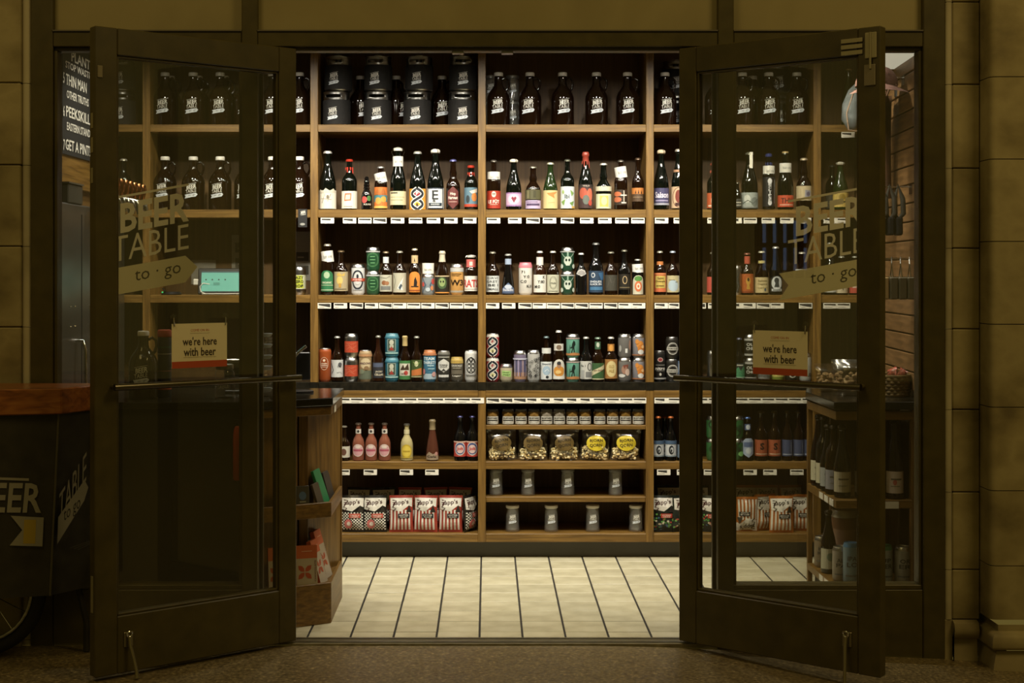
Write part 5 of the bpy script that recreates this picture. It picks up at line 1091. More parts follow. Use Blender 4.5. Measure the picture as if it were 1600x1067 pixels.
pb('side_board', [(-.735, .405), (-.700, .42), (-.706, .44), (-.74, .425)], .02, .79, wood_v, isl)
pb('side_panel', [(-.612, .716), (BCn[0], .716), (BCn[0], BCn[1]), (-.612, BCn[1])], .0, .80, wood_v, isl)
pb('rack_shelf', inset(.012), .405, .42, wood_h, isl); pb('rack_shelf', inset(.013), .125, .14, wood_h, isl)
pb('rack_back', [(-.72, .44), (-.606, .716), (-.618, .716), (-.732, .44)], .02, .79, wood_v, isl)
def lips(z0, z1):
    t = .012
    pb('front_lip', [FL, FCn, (FCn[0] - t, FCn[1] + t), (FL[0], FL[1] + t)], z0, z1, wood_h, isl)
    pb('side_lip', [(FCn[0], FCn[1] + .002), BCn, (BCn[0] - t, BCn[1]), (FCn[0] - t, FCn[1] + t)], z0, z1, wood_y, isl)
lips(.405, .462); lips(.0, .155)
for z in (.825,): wbox('price_tag', paper_w, isl, -.597, -.5955, .40, .46, z - .03, z - .005)
# things in the rack
def slab_item(name, label, cat, c, w, h, t, m, rx, rz, dec=None, group=None):
    o = root(name, c, label, cat, group, rz=rz); o.rotation_euler = (rx, 0, rz)
    MB().box(-w / 2, w / 2, 0, t, 0, h).build('cover', m, o, bevel=.0015)
    if dec: link('print', dec.mesh('print', flat, off=.0005, lay=.0003), o)
    return o
g = 'books on the display rack'
d = Dec(); d.ell(0, .070, .014, .016, '4c6484'); d.rect(-.012, .045, .012, .05, '8a8878')
slab_item('paperback', 'grey paperback with blue emblem standing in the left rack', 'book', (-.700, .272, .421), .052, .108, .010, cm('3f3c33'), -.14, .35, d, g)
d = Dec(); d.rect(-.03, 0, .03, .02, 'a8a698')
slab_item('paperback', 'green paperback at the left of the rack shelf', 'book', (-.762, .245, .421), .06, .135, .010, cm('2f7a4c'), -.20, .40, d, g)
slab_item('paperback', 'brown paperback leaning in the corner of the rack shelf', 'book', (-.634, .36, .421), .08, .110, .010, cm('4a4030'), -.30, 1.42, None, g)
slab_item('paperback', 'green paperback leaning beside the brown one in the rack', 'book', (-.628, .47, .421), .09, .150, .012, cm('2f7a4c'), -.33, 1.42, None, g)
slab_item('paperback', 'rearmost dark paperback leaning in the rack shelf', 'book', (-.620, .58, .421), .09, .125, .010, cm('3a3630'), -.26, 1.45, None, g)
def coffee(c, rx, rz, label, h=.160, w=.080):
    d = Dec(); d.rect(-w / 2, h * .70, w / 2, h, 'b05a34'); d.rect(-w / 2, 0, w / 2, h * .70, 'a89c88')
    for a in (45, 135, 225, 315):
        ar = math.radians(a); ca, sa = math.cos(ar), math.sin(ar)
        pts = [(-.008 + r * ca - t * sa, h * .38 + r * sa + t * ca) for r, t in ((.002, 0), (.012, .008), (.024, .009), (.036, 0), (.024, -.009), (.012, -.008))]
        d.poly(pts, 'a04a2c')
    d.text('CHOCOLATE', w * .40, h * .40, .006, '6a3c28', h * .5, .01, PI / 2); d.rect(-.02, h * .86, .02, h * .875, 'd0a890')
    return slab_item('chocolate_box', label, 'box', c, w, h, .018, cm('b05a34'), rx, rz, d, 'orange and cream boxes in the bottom bin')
coffee((-.685, .275, .1405), -.10, .30, 'orange and cream box with petal flower facing front in the bin')
coffee((-.632, .375, .1405), -.26, 1.36, 'orange and cream box leaning at the corner of the bin', .170)
coffee((-.624, .475, .1405), -.28, 1.38, 'orange and cream box leaning rearmost in the bin', .19)
coffee((-.785, .235, .1405), -.10, .40, 'orange and cream box at the left of the bin behind the door')
# things on the sales counter
growler(0, 1, 'large amber growler on the sales counter behind the left door', loc=((224 - VX) * 5.27 / F, .27, IZ), rz=.1)
o = root('thermos', ((257 - VX) * 5.32 / F, .32, IZ), 'grey striped canister with red lid on the sales counter', 'canister')
MB().lathe([(.024, 0), (.026, .004), (.026, .225), (.025, .23)], 20).build('body', cm('3f4240', .3), o, 40)
MB().lathe([(.0262, .231), (.0268, .235), (.0268, .252), (.024, .258), (0, .258)], 20, cap=False).build('lid', cm('a84a34'), o, 40)
for z, c, hh in ((.03, 'b0553c', .018), (.10, 'a86c5c', .003), (.165, 'b0aa9c', .003), (.19, '3c6a54', .005)): MB().lathe([(.0266, z), (.0266, z + hh)], 20, cap=False).build('stripe', cm(c), o, 40)
o = root('tip_jar', ((351 - VX) * 5.30 / F, .30, IZ), 'glass logo jar with steel lid on the sales counter', 'jar')
MB().lathe([(.034, 0), (.037, .004), (.037, .095), (.033, .105), (.030, .108)], 22).build('glass_body', clear_m, o, 40)
MB().lathe([(.033, .1085), (.034, .110), (.034, .126), (.03, .128), (0, .128)], 22, cap=False).build('lid', steel, o, 40)
d = Dec(); logo(d, 0, .045, .055, 'a8a490', rib=False); link('printed_logo', d.mesh('printed_logo', wrap(.0374), step=.01), o)
o = root('cup_stack', ((412.5 - VX) * 5.34 / F, .34, IZ), 'tall stack of clear plastic cups on the sales counter', 'cups')
for k in range(16):
    MB().lathe([(.026, .02 + k * .014), (.032, .030 + k * .014), (.033, .0325 + k * .014), (.030, .032 + k * .014)], 16, cap=False).build('cup', clear_m if k % 3 else pm('cup_rim', '9aa0a4', .3), o, 40)
MB().lathe([(.022, 0), (.026, .03)], 16).build('cup', clear_m, o, 40)
o = root('card_reader', ((364 - VX) * 5.5 / F, .50, IZ), 'small silver framed card terminal on the sales counter', 'terminal')
MB().box(-.03, .03, -.015, .015, 0, .012).build('base', black_p, o, bevel=.003); MB().box(-.008, .008, -.006, .006, .012, .05).build('stem', black_p, o)
MB().box(-.034, .034, -.008, .008, .05, .135).build('bezel', steel, o, bevel=.003); MB().box(-.026, .026, -.0092, -.0081, .066, .122).build('screen', pm('dark_screen', '14181a', .15), o)
o = root('desk_lamp', ((472 - VX) * 5.55 / F, .52, IZ), 'bent chrome tube stand beside the left door edge on the counter', 'stand')
MB().lathe([(.05, 0), (.05, .008), (.0, .010)], 20, cap=False).build('base', black_p, o, 40)
MB().tube([(-.03, 0, .008), (-.045, 0, .05), (-.04, 0, .12), (-.01, 0, .16), (.02, 0, .185)], .006, 8).build('tube', chrome, o, 60)
MB().box(-.035, .035, .01, .02, .05, .16).build('panel', black_p, o, bevel=.004)
o = root('fire_extinguisher', ((374 - VX) * 5.05 / F, .101, .28), 'red extinguisher hanging on the front of the sales counter', 'extinguisher')
o.location = ((371 - VX) * 5.11 / F, .110, .575)
MB().lathe([(.012, 0), (.0165, .006), (.0165, .165), (.013, .19), (.007, .20)], 16).build('cylinder', cm('d8502e', .3), o, 40)
MB().lathe([(.007, .2), (.007, .215), (.010, .216), (.010, .222), (0, .223)], 10, cap=False).build('valve', black_p, o, 40)
MB().tube([(0, 0, .215), (-.012, -.004, .20), (-.02, -.004, .12), (-.018, -.002, .03)], .003, 6).build('hose', black_p, o, 60)
# tablet on the third shelf, power brick, notices on the back panel
TZ = ZS + .07
o = root('tablet', ((350 - VX) * TZ / F, TZ + CAMY, ROW[3]), 'tablet with glowing turquoise screen on the third shelf', 'tablet'); o.rotation_euler = (-.22, 0, .10)
MB().box(-.122, .122, -.006, .006, .002, .128).build('case', black_p, o, bevel=.004)
d = Dec(); sc_ = emis('turquoise_screen', '6fc0ae', .85); d.rect(-.106, .016, .106, .110, sc_); d.rect(-.106, .106, .106, .112, emis('screen_bar', '3c6a70', .5))
for u in (-.085, -.055, -.025, .005): d.ell(u, .072, .004, .0035, '1c3436', 10)
d.rect(-.05, .045, -.02, .058, emis('screen_box', '5aa898', .6)); link('screen', d.mesh('screen', flat, off=.0065, lay=.0003), o)
MB().box(-.10, .12, -.03, .03, -.002, .001).build('stand', white_pl, o)
o = root('power_cable', ((285 - VX) * TZ / F, TZ + CAMY, ROW[3]), 'white charging cable curling beside the tablet', 'cable')
MB().tube([(.13, 0, .05), (.10, -.01, .055), (.085, -.01, .04), (.09, -.015, .015), (.115, -.02, .004)], .0025, 6).build('cord', white_pl, o, 60)
MB().box(.05, .10, .0, .01, .045, .075).build('plug', white_pl, o, bevel=.004)
o = root('router', ((268 - VX) * TZ / F, TZ + CAMY, ROW[3]), 'small black charger puck with green light on the third shelf', 'charger')
MB().lathe([(.045, 0), (.05, .004), (.04, .014), (0, .016)], 20, cap=False).build('base', black_p, o, 40)
MB().tube([(-.03, -.03, .008), (-.02, -.045, .02), (-.035, -.03, .03)], .004, 6).build('coil', black_p, o, 60); MB().box(-.036, -.03, -.045, -.04, .01, .016).build('led', emis('led_green', '3cc070', 1.5), o)
for (px, py, w, h, l, rows) in ((382, 410, .125, .27, 'white printed notice with dark boxes pinned behind the tablet', 3), (318, 425, .12, .12, 'plain pale card pinned on the panel left of the tablet', 0), (472, 400, .09, .24, 'grey printed sheet pinned beside the left upright', 2)):
    p = W(px, py, YB - CAMY - .004)
    o = root('notice', (p.x, YB - .003, p.z - h / 2), l, 'notice', 'papers pinned to the back panel')
    MB().box(-w / 2, w / 2, -.001, .001, 0, h).build('sheet', pm('notice_paper', '8f8c80', .7), o)
    if rows:
        d = Dec()
        for k in range(rows): d.rect(-w * .36, h * (.12 + .28 * k), w * .36, h * (.30 + .28 * k), '4a463a'); d.rect(-w * .25, h * (.18 + .28 * k), w * .1, h * (.21 + .28 * k), '8a8676')
        link('print', d.mesh('print', flat, off=.0015), o)
o = root('bottle_opener_card', (XS(473), YS - .004, ZZ(355)), 'small black logo card hanging under the second shelf by left upright', 'card')
MB().box(-.021, .021, 0, .002, 0, .085).build('card', cm('1c1c1c'), o); d = Dec(); logo(d, .002, .060, .03, rib=False); d.ell(0, .014, .012, .006, '8a8a84'); link('print', d.mesh('print', flat, off=.0006), o)

# ---- left wall: menu board, steel cabinet, beer taps
o = root('menu_board', (-1.79, .9, 1.70), 'black letter board with white beer names on a wooden panel', 'menu board')
wbox('wood_panel', wood_y, o, -1.799, -1.775, .66, 1.46, 1.70, 2.50, bevel=.002)
wbox('letter_panel', cm('24262a', .6), o, -1.7749, -1.768, .775, 1.46, 1.835, 2.50)
d = Dec()
def mline(s_, py, h, y0, y1):
    yy = 5.81 + CAMY
    z = H - (py - VY) * 5.84 / F
    d.text(s_, (y0 + y1) / 2, z, h, 'e4e2d8', (y1 - y0), .015)
mline('PLANTER', 84, .042, .90, 1.28); mline('STOP WASTING', 101, .030, .815, 1.26)
mline('THIN MAN', 124, .046, .82, 1.12); mline('OTHER TRUTHS', 147, .034, .83, 1.15)
mline('PEEKSKILL', 174, .046, .82, 1.17); mline('EASTERN STANDARD', 197, .034, .83, 1.26)
mline('GET A PINT!', 226, .046, .81, 1.17)
for t_, py in (('5', 121), ('6', 173), ('7', 226)): d.text(t_, .785, H - (py - VY) * 5.78 / F, .045, 'e4e2d8', .02, .015)
link('lettering', d.mesh('lettering', lambda u, v, off: (-1.768 + off, u, v), off=.0008), o, world=True)
o = root('steel_cabinet', (-1.70, .9, 0), 'tall polished steel cooler cabinet along the left wall', 'cabinet')
wst = noisy('wavy_steel', [(.3, '8a8a88'), (.7, 'a8a8a6')], 3.2, 2, (1, .6, 1.6), .36, .5, metal=1)
wbox('body', wst, o, -1.797, -1.69, .45, 1.47, .0, 1.62, bevel=.006)
for y in (.78, 1.12): wbox('door_seam', black_p, o, -1.6905, -1.688, y, y + .006, .1, 1.58)
for y in (.70, 1.04): MB().tube([(-1.69, y, .80), (-1.66, y, .80), (-1.65, y, .84), (-1.65, y, 1.02), (-1.66, y, 1.06), (-1.69, y, 1.06)], .008, 8).build('handle', chrome, o, 60, True)
for y in (.62, .68, .90):
    for z in (1.12, 1.20): MB().lathe([(.006, 0), (.005, .003), (0, .004)], 10).build('rivet', chrome, o, 40).location = (-1.688 + 1.70, y - .9, z)
o = root('junction_box', (-1.73, .72, 1.621), 'dark metal box on top of the steel cabinet', 'box')
wbox('box', pm('box_dark', '34322a', .5), o, -1.76, -1.69, .60, .80, 1.621, 1.70, bevel=.004); wbox('lid', pm('box_lid', '45423a', .5), o, -1.764, -1.686, .596, .804, 1.70, 1.706)
o = root('draft_tower', (-1.62, 1.2, 1.621), 'row of chrome beer taps on a copper pipe by left wall', 'beer taps')
MB().tube([(-1.64, .82, 1.665), (-1.64, 1.44, 1.665)], .020, 14).build('rail', chrome, o, 40, True)
for y in (.86, 1.40): MB().lathe([(.03, 0), (.03, .006), (.012, .012), (.012, .045)], 14, c=(-1.64, y, 1.6205)).build('foot', chrome, o, 40, True)
for i in range(7):
    y = .93 + .075 * i
    t = MB().tube([(-1.64, y, 1.665), (-1.60, y, 1.668), (-1.575, y, 1.66), (-1.568, y, 1.625), (-1.568, y, 1.60)], [.010, .010, .011, .009, .006], 10).build('faucet', chrome, o, 60, True)
    MB().lathe([(.006, 1.672), (.010, 1.68), (.017, 1.705), (.019, 1.725), (.014, 1.742), (0, 1.746)], 12, c=(-1.585, y, 0)).build('tap_handle', copper, o, 50, True)

# ================================================================ RIGHT DISPLAY UNIT
RZ = .829
ru = root('display_unit', (1.55, .8, 0), 'open walnut display unit with black top under the slatwall', 'shelf unit')
F0, F1, F2 = (1.378, .50), (1.372, .955), (1.50, 1.49)     # front corner, side back corner, shelving
RX = 1.722
pb('slab', [(RX, .485), (F0[0] - .010, .485), (F1[0] - .010, .955), (F2[0] - .004, 1.495), (RX + .07, 1.495)], RZ - .032, RZ, counter_m, ru, .003)
pb('top_rail', [(RX, .502), F0, F1, (F1[0] + .03, .955), (F0[0] + .03, .53), (RX, .53)], .755, .79, wood_h, ru)
wbox('post', wood_v, ru, RX - .042, RX, .502, .54, .0, .795, bevel=.0015)
pb('side_post', [F1, (F1[0] + .02, .955), (F1[0] + .02, .985), (F1[0] + .002, .985)], .0, .79, wood_v, ru)
pb('back_panel', [(RX - .01, .80), (RX, .80), (RX, 1.45), (RX - .01, 1.45)], .0, .79, wood_back, ru)
pb('core', [(1.46, .92), (RX - .012, .92), (RX - .012, .94), (1.46, .94)], .0, .79, wood_back, ru)
for z0, z1 in ((.405, .437), (.065, .095)):
    pb('shelf', [(RX - .04, .502), F0, F1, (RX - .04, .955)], z0, z1, wood_h, ru)
pb('plinth', [(RX, .54), (F0[0] + .03, .54), (F1[0] + .03, .955), (RX, .955)], .0, .064, kick_m, ru)
for zz in (.433, .092):
    for k in range(5):
        y = F0[1] + .03 + k * .085
        wbox('price_tag', paper_w, ru, F0[0] - .0035, F0[0] - .001, y, y + .062, zz - .026, zz)
wbox('price_tag', paper_w, ru, 1.565, 1.627, .4985, .5005, .405, .432); wbox('price_tag', paper_w, ru, 1.61, 1.672, .4985, .5005, .066, .093)
g = 'wine bottles on the display unit'
for i, (x, y, hh, lc, t) in enumerate(((1.405, .90, .30, 'b8b49c', 'rearmost wine bottle with cream label'), (1.408, .82, .30, 'b8b49c', 'second wine bottle from the back with cream label'), (1.408, .745, .275, '9ca0a0', 'wine bottle with grey white label'), (1.410, .665, .28, '8c8c94', 'slim wine bottle with small label'), (1.425, .585, .29, 'b0a890', 'wine bottle with beige label near the front corner'), (1.505, .57, .30, '6a665a', 'dark wine bottle behind the right door stile'), (1.625, .55, .31, 'b5a89c', 'wine bottle with pink spotted white label facing the window'), (1.575, .60, .30, '5c584c', 'dark wine bottle beside the pink spotted one'))):
    bottle(0, 0, 0, 5, 'wine' if i % 2 else 'champ', 'k' if i % 3 else 'a', 'c3a342c', (.08, .36, lc, [('r', -.6, .6, .5, .68, '5a5648'), ('r', -.6, .3, .3, .34, '7a7664')] + ([('e', -.2, .5, .2, .12, 'a0584c')] if i == 6 else [])), t, loc=(x, y, .4372), hh=hh, rr=.034, where='in the right display unit', group=g, name='wine_bottle')
for i, (x, y, c, rim, hh, t, r) in enumerate(((1.585, .56, '8d9490', '3c7a5c', .155, 'tall silver can with green lid', .034), (1.662, .56, '8f8d86', None, .150, 'tall silver can with plain lid', .033), (1.452, .56, '6c8494', '4c7aa0', .165, 'tall silver can with blue lid', .03), (1.412, .88, '7a6a54', None, .13, 'tan can at the back', .03), (1.422, .61, '8c8478', None, .14, 'pale can near the corner', .03))):
    can(0, 0, r * 2 * F / 6.55, 5, c, [('t', ('UP', 'OR', 'IPA', 'HB', 'ALE')[i], 0, .68, .14, 1.1, '2a2c2a', .02), ('t', ('LIER', 'ER', 'LO', 'KO', 'PA')[i], 0, .50, .14, 1.3, '2a2c2a', .02), ('r', -.8, .15, .8, .2, '5a5c5a')], t, rim=rim, loc=(x, y, .0952), hh=hh, where='at the bottom of the right display unit', group='cans in the display unit')
o = root('gift_tin', (1.500, .845, .0952), 'tall brown gift tin in the bottom of the display unit', 'tin')
MB().lathe([(.05, 0), (.052, .003), (.052, .215), (.05, .218)], 24).build('body', cm('6a4a34', .35), o, 40); MB().lathe([(.0525, .2185), (.054, .220), (.054, .245), (.05, .25), (0, .25)], 24, cap=False).build('lid', alu, o, 40)
MB().lathe([(.0526, .05), (.0526, .17)], 24, cap=False).build('label', cm('8a6a58'), o, 40)
bottle(0, 0, 0, 5, 'champ', 'k', 'c3a342c', (.08, .40, 'a8a690', [('e', 0, .6, .4, .2, '6a7c6a')]), 'dark bottle with grey label behind the cans', loc=(1.413, .76, .0952), hh=.26, rr=.032, where='at the bottom of the right display unit', group=g, name='wine_bottle')
# basket and snack bags on its top
o = root('wicker_basket', ((1393 - VX) * 5.78 / F, .78, RZ), 'brown wicker basket of wrapped treats on the display unit', 'basket')
rx_, ry_ = .075, .10
wk = noisy('wicker', [(.3, '4a3a1c'), (.7, '7a6434')], 50, 3, (1, 1, 1), .7, .3)
m = MB()
for j in range(7):
    z = .006 + j * .013; s_ = .86 + .02 * j
    n = 36
    m.tube([((rx_ * s_ + (.003 if (i + j) % 2 else -.003)) * math.cos(2 * PI * i / n), (ry_ * s_ + (.003 if (i + j) % 2 else -.003)) * math.sin(2 * PI * i / n), z) for i in range(n)], .0068, 6, closed=True)
m.build('woven_side', wk, o, 60); MB().lathe([(.0, .002), (.06, .002), (.06, .006), (0, .006)], 16, cap=False).build('bottom', wk, o)
rn = random.Random(5)
for k in range(7):
    q, fn = pillow(.05, .04, .012, 6, 6, seed=k); b = q.build('wrapped_treat', film_m if k % 2 else pm('treat_red', 'a05040', .3), o, 60)
    b.location = (rn.uniform(-.04, .04), rn.uniform(-.06, .06), .075); b.rotation_euler = (rn.uniform(-.8, .8), rn.uniform(-.4, .4), rn.uniform(0, 3))
for i, (px, Z, w, h, rz, t) in enumerate(((1298, 5.95, .13, .12, .3, 'clear bag of snacks left of the wicker basket'), (1330, 5.75, .16, .15, -.2, 'larger clear bag of snacks before the wicker basket'))):
    o = root('snack_pouch', ((px - VX) * Z / F, Z + CAMY, RZ + .003), t, 'snack bag', 'clear snack pouches on the display unit', rz=rz); o.rotation_euler = (-.25, 0, rz)
    q, fn = pillow(w, h, .03, seed=80 + i); q.build('film', film_m, o, 60)
    m = MB()
    for k in range(60):
        u = rn.uniform(-w * .38, w * .38); v = rn.uniform(.02, h * .62); y = rn.uniform(-.014, .014); r = rn.uniform(.006, .010)
        m.add([(u + p.x * r * 1.4, y + p.y * r * .6, v + p.z * r) for p in IV], IF)
    pc = m.build('snacks', noisy('nut_mix', [(.3, '6a4a2a'), (.6, 'a88c64'), (.8, 'c0b094')], 60, 2, (1, 1, 1), .7), o); pc['kind'] = 'stuff'
# goods on the slatwall
def SWP(px, py, off=0.0):
    """point on the slatwall face seen at a pixel, moved off the wall by off metres"""
    q = (px - VX) / F      # wall: x = 1.70 + .073*(y-.10) - off
    y = (1.70 - off - .073 * .10 - q * -CAMY * 1.0) / (q - .073)
    Z = y - CAMY
    return Vector((q * Z, y, H - (py - VY) * Z / F))
def hook(par, p, L=.16):
    MB().box(p.x - .004, p.x + .006, p.y - .02, p.y + .02, p.z - .03, p.z + .01).build('bracket', chrome, par, world=True)
    MB().tube([p, p + Vector((-L, 0, .0)), p + Vector((-L - .008, 0, .014))], .0035, 8).build('peg', chrome, par, 40, True)
pk = SWP(1424, 292)
o = root('koozie_rack', pk, 'black folded sleeves hanging from a chrome peg on slatwall', 'merchandise'); hook(o, pk, .17)
for k in range(3):
    x = pk.x - .055 - k * .035
    q = MB().tube([(x, pk.y, pk.z + .006), (x + .016, pk.y - .012, pk.z - .05), (x + .018, pk.y - .014, pk.z - .11), (x, pk.y - .006, pk.z - .135), (x - .016, pk.y + .004, pk.z - .11), (x - .014, pk.y + .002, pk.z - .05)], [.007, .011, .012, .011, .012, .010], 8, closed=True)
    q.build('strap', pm('strap_grey', '4a4840', .4), o, 60, True)
    MB().box(x - .013, x + .013, pk.y - .03, pk.y + .03, pk.z - .20, pk.z - .125).build('sleeve', sleeve, o, world=True, bevel=.006)
pk = SWP(1432, 404)
o = root('pouch_rack', pk, 'grey boxed mugs with wire loops on a chrome peg', 'merchandise'); hook(o, pk, .17)
for k in range(4):
    x = pk.x - .028 - k * .036
    b = MB().box(x - .016, x + .016, pk.y - .035, pk.y + .035, pk.z - .165, pk.z - .075).build('pouch', cm('5a5442') if k < 3 else cm('a08658'), o, world=True, bevel=.004)
    MB().tube([(x, pk.y - .02, pk.z - .075), (x - .004, pk.y - .012, pk.z - .02), (x, pk.y, pk.z + .005), (x + .004, pk.y + .012, pk.z - .02), (x, pk.y + .02, pk.z - .075)], .003, 6).build('loop', chrome, b).location = (0, 0, 0)
MB().box(pk.x - .153, pk.x - .1525, pk.y - .02, pk.y + .02, pk.z - .15, pk.z - .09).build('red_print', cm('a04a34'), o, world=True)
pk = SWP(1412, 122)
o = root('cap', pk, 'dusty pink patterned cap hanging high on the slatwall', 'cap'); hook(o, pk, .06)
m = MB(); cx, cy, cz = pk.x - .115, pk.y, pk.z - .035
n = 16; rings = []
for j in range(7):
    t = PI / 2 * j / 6; r = .085 * math.cos(t) ** .8 + .004
    for i in range(n): a = 2 * PI * i / n; m.v.append((cx + r * math.cos(a), cy + r * math.sin(a), cz + .085 * math.sin(t)))
for j in range(6):
    for i in range(n): m.f.append([j * n + i, j * n + (i + 1) % n, (j + 1) * n + (i + 1) % n, (j + 1) * n + i]); m.m.append(0)
pinkm = noisy('cap_pink', [(.35, '6a4a44'), (.5, '8c665e'), (.65, '74504a')], 34, 3, (1, 1, 1), .8)
m.build('crown', pinkm, o, 60, True)
b = MB()
for j in range(4):
    for i in range(9):
        a = PI * 1.15 + PI * .7 * i / 8; r = .084 + j * .022
        b.v.append((cx + r * math.cos(a), cy + r * math.sin(a), cz + .004 - .012 * j - .01 * abs(i - 4) / 4))
for j in range(3):
    for i in range(8): b.f.append([j * 9 + i, j * 9 + i + 1, (j + 1) * 9 + i + 1, (j + 1) * 9 + i]); b.m.append(0)
b.build('brim', pinkm, o, 60, True)
pk = SWP(1401, 140)
o = root('tote_bag', pk, 'dark brown cloth bag hanging on the slatwall below the cap', 'bag'); hook(o, pk, .05)
m = MB(); cl = noisy('brown_cloth', [(.3, '3a2414'), (.7, '55371f')], 30, 4, (1, 1, 1), .9, .2)
N_ = 10
for s_ in (0, 1):
    for j in range(13):
        for i in range(N_ + 1):
            u = i / N_; v = j / 12
            m.v.append((pk.x - .03 - .085 * u - .05 * v * u, pk.y + .06 * s_ - .03 + .010 * math.sin(u * 11 + v * 3), pk.z - .03 - .44 * v))
K_ = 13 * (N_ + 1)
for s_ in (0, 1):
    for j in range(12):
        for i in range(N_): a = s_ * K_ + j * (N_ + 1) + i; m.f.append([a, a + 1, a + N_ + 2, a + N_ + 1]); m.m.append(0)
for j in range(12):
    for i in (0, N_): a = j * (N_ + 1) + i; m.f.append([a, a + N_ + 1, K_ + a + N_ + 1, K_ + a]); m.m.append(0)
m.build('cloth', cl, o, 60, True)
for s_ in (-.02, .02): MB().tube([(pk.x - .05, pk.y + s_, pk.z - .035), (pk.x - .03, pk.y + s_ * .5, pk.z + .02), (pk.x - .02, pk.y, pk.z + .004)], .005, 6).build('strap', cl, o, 60, True)
pk = W(1330, 130, 6.3)
o = root('cloth_cap', pk, 'grey cloth bag with pale cord hanging behind the right door', 'bag')
m = MB(); gcl = noisy('grey_cloth', [(.3, '5c6468'), (.7, '848c90')], 28, 4, (1, 1, 1), .9, .2)
m.tube([(.03, 0, 0), (.012, 0, -.04), (-.004, 0, -.10), (-.006, 0, -.16), (.01, 0, -.20), (.02, 0, -.205)], [.008, .026, .036, .038, .026, .006], 14)
m.build('pouch', gcl, o, 60)
MB().tube([(.03, 0, .0), (.0, -.03, -.05), (-.03, -.035, -.14), (-.02, -.03, -.215), (.02, -.02, -.22)], .003, 6).build('cord', cm('a88c78'), o, 60)
MB().tube([(.03, 0, -.005), (.03, 0, .012), (.10, 0, .03), (.36, 0, .03)], .004, 6).build('peg', chrome, o, 40)

# ================================================================ VENDING CART in the hall
A_, B_, D_, E_ = (-1.464, -.25), (-2.05, -.41), (-1.350, -.05), (-2.05, -.05)
cart = root('vending_cart', (-1.75, -.2, 0), 'dark vending cart with wooden top and white lettering left of the door', 'cart')
zt, zw, zb = .944, .856, .235
def off(p, c, k): return (c[0] + (p[0] - c[0]) * k, c[1] + (p[1] - c[1]) * k)
cc = (-1.75, -.2)
pb('wooden_top', [(A_[0] + .012, A_[1] - .018), (D_[0] + .02, D_[1] + .012), (E_[0], E_[1] + .012), (B_[0], B_[1] - .012)], zw, zt, noisy('cart_top', [(.25, '5c3216'), (.5, '8a5226'), (.75, 'a06a34')], 7, 6, (.6, 6, 8), .28, .05, dist=.6), cart, .004)
bodm = noisy('cart_navy', [(.3, '24211a'), (.7, '332f24')], 18, 5, (1, 1, 1), .5, .04)
def wallpanel(p, q, z0, z1, name, tap=.03):
    a, b = Vector((*p, 0)), Vector((*q, 0)); n = (b - a).cross(Vector((0, 0, 1))).normalized() * .02
    m = MB(); sh = Vector((-.03 if p == A_ or q == A_ else 0, 0, 0))
    def sh_(pt, z): return pt + (Vector((-tap, .0, 0)) if (pt - Vector((*A_, 0))).length < 1e-4 or (pt - n - Vector((*A_, 0))).length < 1e-4 else Vector((0, 0, 0))) * (1 - (z - zb) / (zw - zb))
    pts = []
    for z in (z0, z1):
        for base in (a, b, b - n, a - n):
            bb = base
            k = Vector((-tap, 0, 0)) if (bb - Vector((*A_, 0))).length < .025 else Vector((0, 0, 0))
            v = bb + k * (1 - (z - zb) / (zw - zb)); pts.append((v.x, v.y, z))
    m.v = pts; m.f = [[0, 1, 5, 4], [1, 2, 6, 5], [2, 3, 7, 6], [3, 0, 4, 7], [3, 2, 1, 0], [4, 5, 6, 7]]; m.m = [0] * 6
    return m.build(name, bodm, cart, None, True)
wallpanel(B_, A_, zb, zw, 'front_panel'); wallpanel(A_, D_, zb, zw, 'side_panel')
wbox('back_panel', bodm, cart, -2.05, -1.37, -.062, -.045, zb, zw); wbox('inner_floor', bodm, cart, -2.05, -1.40, -.06, -.055, zb, zb + .02)
MB().tube([(A_[0] - .031, A_[1] - .002, zb), (A_[0] - .002, A_[1] - .002, zw)], .004, 8).build('corner_trim', pm('worn_edge', '57523f', .5, .3), cart, 40, True)
def face_map(p, q, tapv=0):
    a = Vector((*p, 0)); b = Vector((*q, 0)); e = (b - a); L = e.length; e.normalize(); n = e.cross(Vector((0, 0, 1))).normalized()
    return (lambda u, v, o: tuple(a + e * u + n * (o + .001) + Vector((0, 0, v)))), L
lt = '8a8678'
fA, LA = face_map(B_, A_); fB, LB = face_map(A_, D_)
def zc(py): return H - (py - VY) * 4.74 / F
d = Dec(); ux = LA
d.text('BEER', ux - .155, zc(775), .100, lt, .225, .02, -.05); d.poly([(ux - .33, zc(738)), (ux - .09, zc(746)), (ux - .09, zc(750)), (ux - .33, zc(742))], lt)
d.poly([(ux - .145, zc(803)), (ux - .035, zc(808)), (ux - .035, zc(853)), (ux - .145, zc(849)), (ux - .105, zc(826))], lt); d.poly([(ux - .10, zc(810)), (ux - .06, zc(811)), (ux - .06, zc(848)), (ux - .10, zc(847))], 'a08a30')
link('front_lettering', d.mesh('front_lettering', lambda u, v, o: fA(u - .030 * (1 - (v - zb) / (zw - zb)) * max(0, u / LA), v, o), off=.001), cart, world=True)
d = Dec()
d.text('TABLE', .068, zc(765), .10, lt, .115, .0, .0, 1.15); d.poly([(.008, zc(850)), (.118, zc(790)), (.135, zc(770)), (.118, zc(757)), (.008, zc(808))], lt); d.text('to go', .066, zc(803), .05, '2c2a24', .07, .0, 0, .55)
d.text('BE', .185, zc(706), .09, lt, .05, .02); d.rect(.165, zc(682), .205, zc(680), lt)
for k in range(3): d.stroke([(.06 + .015 * k, zc(860 + 3 * k)), (.15, zc(856 + 2 * k))], .002, '4a463a')
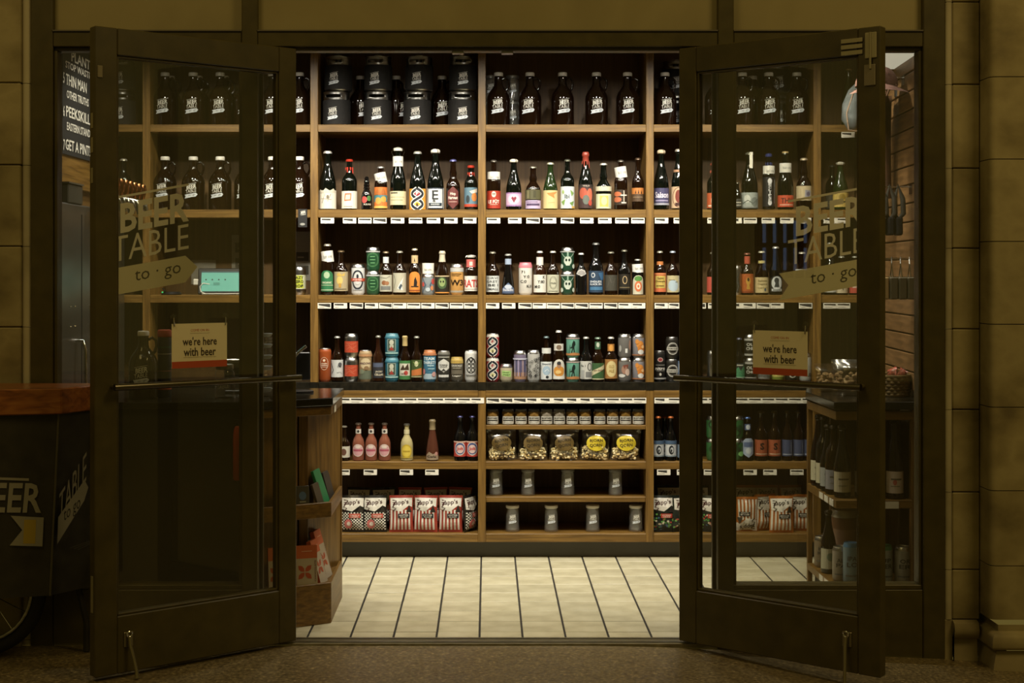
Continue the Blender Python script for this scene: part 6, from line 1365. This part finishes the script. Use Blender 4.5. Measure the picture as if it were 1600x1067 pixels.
link('side_lettering', d.mesh('side_lettering', lambda u, v, o: fB(u - .030 * (1 - (v - zb) / (zw - zb)) * max(0, 1 - u / LB), v, o), off=.0015), cart, world=True)
wc = Vector((-1.768, -.15, .228)); wrad = .205
n = 40
wh = MB().tube([(wc.x + wrad * math.cos(2 * PI * i / n), wc.y, wc.z + wrad * math.sin(2 * PI * i / n)) for i in range(n)], .022, 10, closed=True).build('wheel', pm('rubber', '1e1c18', .7), cart, 60, True)
MB().tube([(wc.x + (wrad - .028) * math.cos(2 * PI * i / n), wc.y, wc.z + (wrad - .028) * math.sin(2 * PI * i / n)) for i in range(n)], .008, 8, closed=True).build('rim', steel, wh, 60, True)
MB().tube([wc + Vector((0, -.03, 0)), wc + Vector((0, .03, 0))], .02, 10).build('hub', steel, wh, 40, True)
for k in range(14):
    a = 2 * PI * k / 14; MB().tube([wc + Vector((.018 * math.cos(a + .5), .01 * (-1) ** k, .018 * math.sin(a + .5))), wc + Vector(((wrad - .03) * math.cos(a), 0, (wrad - .03) * math.sin(a)))], .0016, 5).build('spoke', chrome, wh, None, True)
wbox('axle_bar', bodm, cart, -2.05, -1.45, -.10, -.08, .225, .245)
MB().tube([(-1.45, -.09, .24), (-1.42, -.08, .10), (-1.42, -.08, .0)], .012, 8).build('leg', bodm, cart, 40, True)

# ---- the shop's lamp heads (the light comes from the spots set at the top)
for i in range(7):
    o = root('ceiling_spot', (-1.38 + .46 * i, SPY, 2.45), 'small black ceiling spot lamp, %s from left above the shop floor' % ORD[i], 'spot lamp', 'ceiling spots in the shop')
    MB().lathe([(.040, .0), (.042, .002), (.042, .06), (.034, .069), (.0, .07)], 18, cap=False).build('housing', black_p, o, 40)
for i in range(6):
    o = root('ceiling_spot', (-1.15 + .46 * i, .262, 2.452), 'small black ceiling spot lamp, %s from left just inside the doorway' % ORD[i], 'spot lamp', 'ceiling spots in the shop'); o.rotation_euler = (math.radians(35), 0, 0)
    MB().lathe([(.036, .0), (.038, .002), (.038, .05), (.03, .058), (.0, .06)], 18, cap=False).build('housing', black_p, o, 40)
